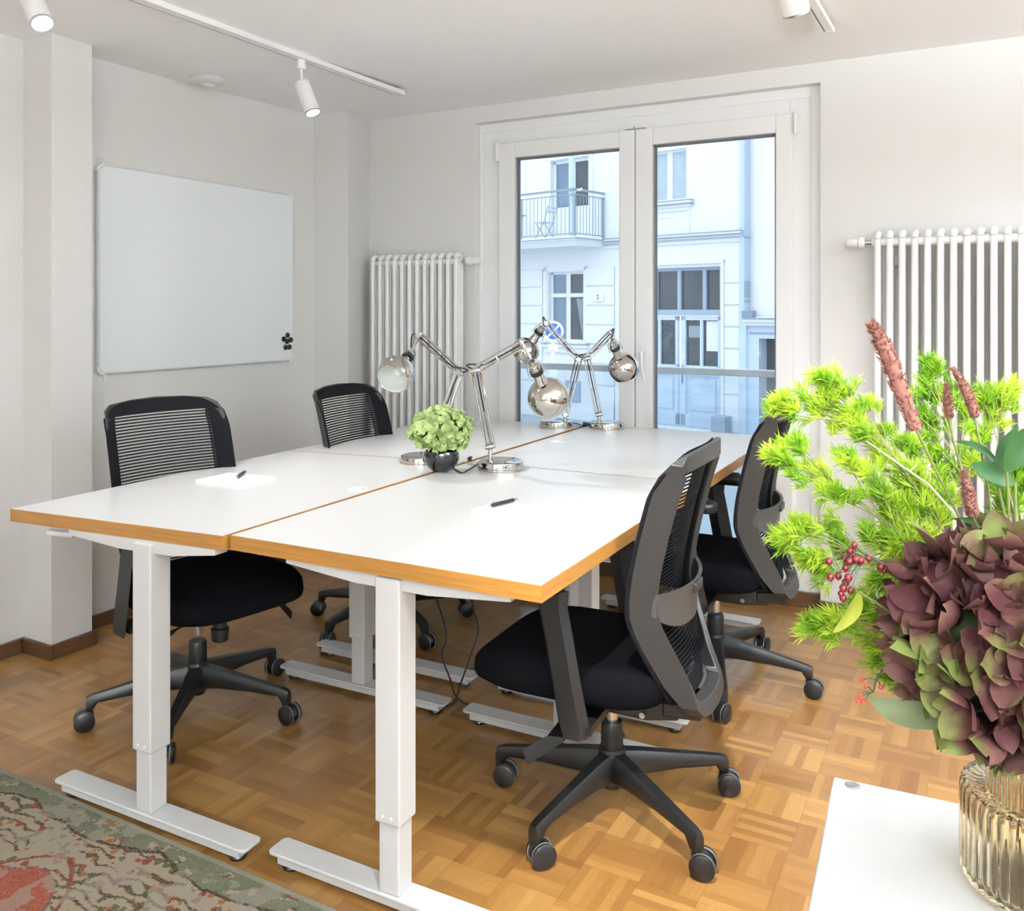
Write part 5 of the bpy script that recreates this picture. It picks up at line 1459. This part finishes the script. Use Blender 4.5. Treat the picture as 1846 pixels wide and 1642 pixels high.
# rusticated ground floor: slightly raised courses with shadow joints
b = MB()
for (sa, sb_) in ((-16.2, -14.69), (-13.25, -12.40), (-9.43, -9.07)):
    for (za, zb_) in ((1.96, 2.41), (1.475, 1.92), (0.995, 1.435), (0.515, 0.955), (0.03, 0.475), (-0.5, -0.01), (-1.35, -0.54)):
        fbox(b, sa, sb_, za, zb_, 0, 0.045)
b.build('rusticated_courses', M['stucco_smooth'], bd, smooth=False, bevel=0.012)
b = MB()
fbox(b, -12.36, -12.20, ZG, 2.62, 0, 0.05); fbox(b, -9.52, -9.44, ZG, 2.46, 0, 0.05); fbox(b, -12.36, -9.44, 2.40, 2.50, 0, 0.07)
b.build('door_surround', M['stucco_smooth'], bd, smooth=False)
# ground floor window
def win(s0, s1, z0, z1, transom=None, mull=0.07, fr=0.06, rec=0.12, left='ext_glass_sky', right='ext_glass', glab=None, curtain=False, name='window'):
    b = MB(); o0, o1 = -rec - 0.06, -rec
    fbox(b, s0, s0 + fr, z0, z1, o0, o1); fbox(b, s1 - fr, s1, z0, z1, o0, o1)
    fbox(b, s0, s1, z0, z0 + fr * 1.3, o0, o1); fbox(b, s0, s1, z1 - fr, z1, o0, o1)
    sm = (s0 + s1) / 2
    fbox(b, sm - mull, sm + mull, z0, z1, o0, o1 + 0.005)
    if transom: fbox(b, s0, s1, transom - 0.05, transom + 0.05, o0, o1 + 0.03)
    w_ = b.build('window', M['stucco_smooth'], bd, smooth=False)
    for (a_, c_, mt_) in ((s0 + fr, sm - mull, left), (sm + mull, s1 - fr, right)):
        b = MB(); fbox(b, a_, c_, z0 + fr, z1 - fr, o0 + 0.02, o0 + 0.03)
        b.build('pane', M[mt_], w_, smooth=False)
    return w_
w1 = win(-14.50, -13.37, 0.52, 2.33, 1.73, 0.065)
b = MB()
for k in range(5):
    x0 = -13.66 + 0.045 * k
    b.ring_loft([[(x0 - 0.0, 0.10, 1.64), (x0 + 0.04, 0.10, 1.64), (x0 + 0.04, 0.115, 1.64), (x0, 0.115, 1.64)],
                 [(x0 + 0.10 - 0.02 * k, 0.10, 1.1), (x0 + 0.145 - 0.02 * k, 0.10, 1.1), (x0 + 0.145 - 0.02 * k, 0.115, 1.1), (x0 + 0.10 - 0.02 * k, 0.115, 1.1)],
                 [(x0 + 0.20 - 0.02 * k, 0.10, 0.62), (x0 + 0.24 - 0.03 * k, 0.10, 0.62), (x0 + 0.24 - 0.03 * k, 0.115, 0.62), (x0 + 0.20 - 0.02 * k, 0.115, 0.62)]])
b.build('curtain', M['curtain'], w1, smooth=False)
b = MB(); fbox(b, -14.62, -13.16, 0.40, 0.47, 0, 0.16); fbox(b, -14.56, -13.2, 0.26, 0.40, 0, 0.08)
b.build('window_sill', M['stucco_smooth'], w1, smooth=False)
b = MB(); fbox(b, -14.64, -13.14, 0.47, 0.485, 0, 0.18); b.build('sill_flashing', M['zinc'], w1, smooth=False)
b = MB()
for (a_, c_, d_, e_) in ((-14.66, -14.54, 0.5, 2.44), (-13.33, -13.24, 0.5, 2.44), (-14.66, -13.24, 2.36, 2.44)): fbox(b, a_, c_, d_, e_, 0, 0.03)
b.build('window_surround', M['stucco_smooth'], w1, smooth=False)
win(-17.9, -16.8, 0.52, 2.33, 1.73); win(-17.9, -16.8, 3.88, 5.15)
# upper window with sill and arched relief
w2 = win(-11.42, -10.415, 3.88, 5.08, None, 0.07, 0.05, 0.12, 'net_curtain', 'net_curtain')
b = MB(); fbox(b, -11.75, -10.23, 3.80, 3.86, 0, 0.16); fbox(b, -11.68, -10.27, 3.72, 3.80, 0, 0.10); fbox(b, -11.62, -10.32, 3.64, 3.72, 0, 0.05)
b.build('window_sill', M['stucco_smooth'], w2, smooth=False)
b = MB(); fbox(b, -11.77, -10.21, 3.86, 3.875, 0, 0.18); fbox(b, -11.77, -10.21, 3.785, 3.80, 0, 0.165); b.build('sill_flashing', M['zinc'], w2, smooth=False)
b = MB()
fbox(b, -10.40, -10.32, 3.09, 3.64, 0, 0.03)
pts = []
for k in range(17):
    an = math.pi * k / 16
    pts.append((-10.95 + 0.48 * math.cos(an), -0.004, 3.10 + 0.42 * math.sin(an)))
b.tube(pts, 0.012, 6); b.build('arched_relief', M['stucco_smooth'], bd)
# upper balcony door
w3 = win(-14.40, -13.18, 3.15, 5.20, None, 0.09, 0.07, 0.10, 'ext_glass_sky', 'ext_glass')
b = MB(); fbox(b, -14.33, -13.25, 3.15, 4.0, -0.15, -0.095); b.build('door_panel', M['stucco_smooth'], w3, smooth=False)
b = MB(); fbox(b, -14.55, -14.40, 3.1, 5.35, 0, 0.04); fbox(b, -13.18, -13.05, 3.1, 5.35, 0, 0.04); fbox(b, -14.55, -13.05, 5.22, 5.35, 0, 0.06)
b.build('window_surround', M['stucco_smooth'], w3, smooth=False)
# balcony
BS0, BS1, BO = -18.5, -12.66, 1.25
b = MB(); fbox(b, BS0, BS1 + 0.04, 3.02, 3.10, 0, BO + 0.06)
rings = []
b.ring_loft([[(BS0, 0, 2.90), (BS1 - 0.06, 0, 2.90), (BS1 - 0.06, -BO + 0.12, 2.88), (BS0, -BO + 0.12, 2.88)],
             [(BS0, 0, 3.02), (BS1, 0, 3.02), (BS1, -BO, 3.02), (BS0, -BO, 3.02)]])
bal2 = b.build('balcony_slab', M['stucco_smooth'], bd, smooth=False)
b = MB(); fbox(b, BS0, BS1 + 0.06, 3.045, 3.065, 0, BO + 0.08); b.build('slab_flashing', M['zinc'], bal2, smooth=False)
b = MB()
O1 = BO - 0.06; E1 = BS1 - 0.06
for z, r_ in ((4.22, 0.024), (4.10, 0.012), (3.17, 0.012)):
    fbox(b, BS0, E1, z - r_, z + r_, O1 - r_, O1 + r_); fbox(b, E1 - r_, E1 + r_, z - r_, z + r_, 0, O1)
fbox(b, E1 - 0.022, E1 + 0.022, 3.10, 4.12, O1 - 0.022, O1 + 0.022)
for s in (-14.42, -16.2): fbox(b, s - 0.024, s + 0.024, 3.10, 4.12, O1 - 0.022, O1 + 0.022)
fbox(b, E1 - 0.022, E1 + 0.022, 3.10, 4.12, 0.03, 0.07)
s = BS0
while s < E1 - 0.05:
    fbox(b, s - 0.005, s + 0.005, 3.17, 4.10, O1 - 0.005, O1 + 0.005); s += 0.122
o_ = 0.12
while o_ < O1 - 0.05:
    fbox(b, E1 - 0.006, E1 + 0.006, 3.17, 4.10, o_ - 0.006, o_ + 0.006); o_ += 0.122
b.build('balcony_railing', M['rail'], bd, smooth=False)
b = MB(); b.tube([(-12.88, -O1 + 0.08, 3.10), (-12.88, -O1 + 0.08, 13)], 0.07, 14); b.build('balcony_post', M['pale_blue'], bd)
# entrance
b = MB()
for s in (-11.85, -9.62): fbox(b, s, s + 0.08, -1.32, 2.33, -0.22, -0.10)
fbox(b, -11.85, -9.54, 2.26, 2.33, -0.22, -0.12)
fbox(b, -11.85, -9.54, 1.22, 1.36, -0.22, -0.06)
for s in (-11.30, -10.67, -10.01): fbox(b, s - 0.045, s + 0.045, 1.36, 2.28, -0.21, -0.11)
df_ = b.build('entrance_frame', M['blue_grey'], bd, smooth=False)
b = MB(); fbox(b, -11.80, -9.55, 1.36, 2.28, -0.19, -0.18); b.build('transom_glass', M['ext_glass'], df_, smooth=False)
for (sa, sb_) in ((-11.74, -10.70), (-10.61, -9.60)):
    b = MB()
    fbox(b, sa, sa + 0.12, -1.31, 1.21, -0.2, -0.09); fbox(b, sb_ - 0.06, sb_, -1.31, 1.21, -0.2, -0.09)
    fbox(b, sa, sb_, -1.31, -1.05, -0.2, -0.09); fbox(b, sa, sb_, -0.15, 0.08, -0.2, -0.09); fbox(b, sa, sb_, 1.12, 1.21, -0.2, -0.09)
    sm = (sa + sb_) / 2 + 0.02
    fbox(b, sm - 0.035, sm + 0.035, 0.08, 1.12, -0.2, -0.10)
    fbox(b, sa + 0.12, sb_ - 0.06, -1.05, -0.15, -0.17, -0.14); fbox(b, sa + 0.2, sb_ - 0.14, -0.95, -0.25, -0.14, -0.115)
    dl = b.build('entrance_door_leaf', M['pale_blue'], bd, smooth=False)
    b = MB(); fbox(b, sa + 0.12, sb_ - 0.06, 0.08, 1.12, -0.17, -0.16); b.build('pane', M['ext_glass'], dl, smooth=False)
b = MB()
for z in (-0.28, -0.19, -0.10): b.tube([(-10.62 + 0.05, 0.085, z), (-10.57, 0.07, z)], 0.018, 10)
fbox(b, -10.595, -10.545, -0.34, -0.05, -0.092, -0.085)
b.build('lock_plate', M['zinc'], bd)
b = MB(); fbox(b, -10.44, -10.14, 0.72, 0.99, -0.158, -0.152); b.build('door_notice', M['curtain'], bd, smooth=False, label='small notice behind the door glass')
b = MB(); fbox(b, -9.98, -9.66, 0.42, 1.10, -0.158, -0.152); b.build('door_poster', M['stucco_smooth'], bd, smooth=False, label='pale poster behind the door glass')
# basement window and plinth
b = MB(); fbox(b, -13.92, -13.45, -0.98, -0.45, 0.0, 0.03); b.build('basement_hatch', M['blue_grey'], bd, smooth=False)
b = MB(); fbox(b, S0, -12.4, ZG, -1.0, 0, 0.06); b.build('plinth', M['stucco_smooth'], bd, smooth=False)
b = MB(); fbox(b, -9.60, -9.25, ZG, -0.98, 0.03, 0.35); b.build('stone_block', M['blue_grey'], bd, smooth=False, bevel=0.02)
# corner pilaster strip
b = MB(); fbox(b, -9.06, -8.90, ZG, 13, 0, 0.06); b.build('corner_strip', M['pale_blue'], bd, smooth=False)
# house number plate
np_ = thing('house_number_plate', 'small white house number plate with the digit 2 beside the ground floor window', 'number plate', (GN.x, GN.y, 0), GA)
b = MB(); fbox(b, -13.00, -12.69, 1.56, 1.79, 0.045, 0.10); b.build('plate', M['sign_white'], np_, smooth=False, bevel=0.02)
cu = bpy.data.curves.new('digit', 'FONT'); cu.body = '2'; cu.size = 0.17; cu.extrude = 0.002; cu.align_x = 'CENTER'
to = bpy.data.objects.new('digit_tmp', cu); COL.objects.link(to)
bpy.context.view_layer.update()
me = bpy.data.meshes.new_from_object(to.evaluated_get(bpy.context.evaluated_depsgraph_get()))
bpy.data.objects.remove(to)
me.name = 'digit'; me.materials.clear(); me.materials.append(M['digit'])
dg = bpy.data.objects.new('digit', me); COL.objects.link(dg); dg.parent = np_
dg.location = (-12.845, -0.104, 1.615); dg.rotation_euler = (R(90), 0, 0)
# downpipe
dp = thing('downpipe', 'blue grey rain downpipe at the corner of the house across the street', 'downpipe', (GN.x, GN.y, 0), GA)
b = MB(); b.tube([(-8.83, -0.14, 1.30), (-8.83, -0.14, 13)], 0.055, 16)
b.build('pipe', M['blue_grey'], dp)
b = MB()
for z in (1.52, 2.9, 5.05): b.tube([(-8.83, -0.14, z), (-8.83, -0.14, z + 0.05)], 0.066, 16)
b.tube([(-8.83, -0.14, 1.62), (-8.83, -0.14, 1.98)], 0.062, 16)
fbox(b, -8.92, -8.68, 1.19, 1.34, 0.05, 0.22)
b.build('pipe_collar', M['zinc'], dp)
# neighbouring house
nb = thing('neighbour_house', 'plain white neighbouring house with a pale blue shop base, right of the downpipe', 'building', (GN.x, GN.y, 0), GA)
b = MB(); fbox(b, -8.90, 3.0, 1.2, 13, -0.4, 0.02); b.build('upper_wall', M['stucco'], nb, smooth=False)
b = MB(); fbox(b, -8.90, 3.0, 1.10, 1.16, 0, 0.22); fbox(b, -8.90, 3.0, 1.02, 1.10, 0, 0.14); b.build('ledge', M['stucco_smooth'], nb, smooth=False)
b = MB(); fbox(b, -8.90, 3.0, 1.16, 1.19, 0, 0.25); fbox(b, -8.85, 3.0, 0.845, 0.865, 0, 0.03); b.build('ledge_flashing', M['zinc'], nb, smooth=False)
b = MB()
fbox(b, -8.90, -8.63, ZG, 1.05, -0.4, 0.0); fbox(b, -8.63, 3.0, 0.74, 1.05, -0.4, 0.0); fbox(b, -6.5, 3.0, ZG, 0.74, -0.4, 0.0)
b.build('shop_base', M['pale_blue'], nb, smooth=False)
b = MB(); fbox(b, -8.63, -6.5, ZG, 0.74, -0.42, -0.38); b.build('shop_window', M['ext_glass'], nb, smooth=False)
b = MB(); b.lathe([(0.0, 0.02), (0.42, 0.0), (0.44, 0.01), (0.42, 0.03)], (-7.95, 0.34, 0.55), 28, RX(R(90)))
b.build('round_shop_lamp', M['curtain'], nb)
# no-stopping sign
sg = thing('road_sign', 'round blue no-stopping road sign with white cross on a pale post', 'road sign', tuple(at(997, 600, 13.0)[:2]) + (ZG,), YAW)
zs = at(997, 597, 13.0).z - ZG
b = MB(); b.tube([(0, 0, 0), (0, 0, zs + 0.14)], 0.03, 12); b.build('post', M['stucco_smooth'], sg)
b = MB(); b.lathe([(0.0, 0.0), (0.155, 0.0), (0.155, 0.012), (0.0, 0.012)], (0, -0.035, zs), 40, RX(R(90)))
fc = b.build('sign_face', M['sign_white'], sg)
b = MB(); b.lathe([(0.0, 0.0), (0.118, 0.0), (0.118, 0.003), (0.0, 0.003)], (0, -0.047, zs), 40, RX(R(90)))
b.build('blue_disc', M['sign_blue'], fc)
b = MB()
for s_ in (-1, 1):
    b.box(-0.118, 0.118, -0.0535, -0.0505, -0.014, 0.014, TR(0, 0, zs) @ RY(R(45 * s_)))
b.build('white_cross', M['sign_white'], fc, smooth=False)
b = MB()
for dz in (0.24, 0.62): b.box(-0.07, 0.07, -0.05, -0.03, zs - dz - 0.05, zs - dz + 0.05)
b.build('plate', M['sign_white'], sg, smooth=False)
# folding chair and table on the balcony
def facade_pt(s, o, z):
    return GN + RZ(GA) @ Vector((s, -o, z))
def bistro_chair(s, o, rz, label):
    p = facade_pt(s, o, 3.10)
    t = thing('folding_chair', label, 'chair', p, rz)
    b = MB()
    for y in (-0.18, 0.18):
        b.tube([(-0.20, y, 0.0), (0.18, y, 0.46)], 0.010, 8); b.tube([(0.22, y, 0.0), (-0.10, y, 0.46), (-0.24, y, 0.86)], 0.010, 8)
    b.build('frame', M['rail'], t)
    b = MB()
    for k in range(5): b.box(-0.16 + 0.075 * k, -0.10 + 0.075 * k, -0.19, 0.19, 0.455, 0.47)
    b.build('seat', M['pale_blue'], t, smooth=False)
    b = MB()
    for k in range(2): b.box(-0.235 - 0.02 * k, -0.225 - 0.02 * k, -0.19, 0.19, 0.68 + 0.1 * k, 0.74 + 0.1 * k)
    b.build('backrest', M['pale_blue'], t, smooth=False)
bistro_chair(-14.15, 0.55, GA + R(180), 'folding bistro chair on the balcony of the white house')
p = facade_pt(-15.25, 0.6, 3.10)
tb = thing('folding_table', 'small folding table on the balcony at the left edge of the glass', 'table', p, GA)
b = MB(); b.box(-0.3, 0.3, -0.25, 0.25, 0.70, 0.72); b.build('tabletop', M['rail'], tb, smooth=False)
b = MB()
for y in (-0.2, 0.2):
    b.tube([(-0.25, y, 0.0), (0.22, y, 0.70)], 0.010, 8); b.tube([(0.25, y, 0.0), (-0.22, y, 0.70)], 0.010, 8)
b.build('leg_frame', M['rail'], tb)
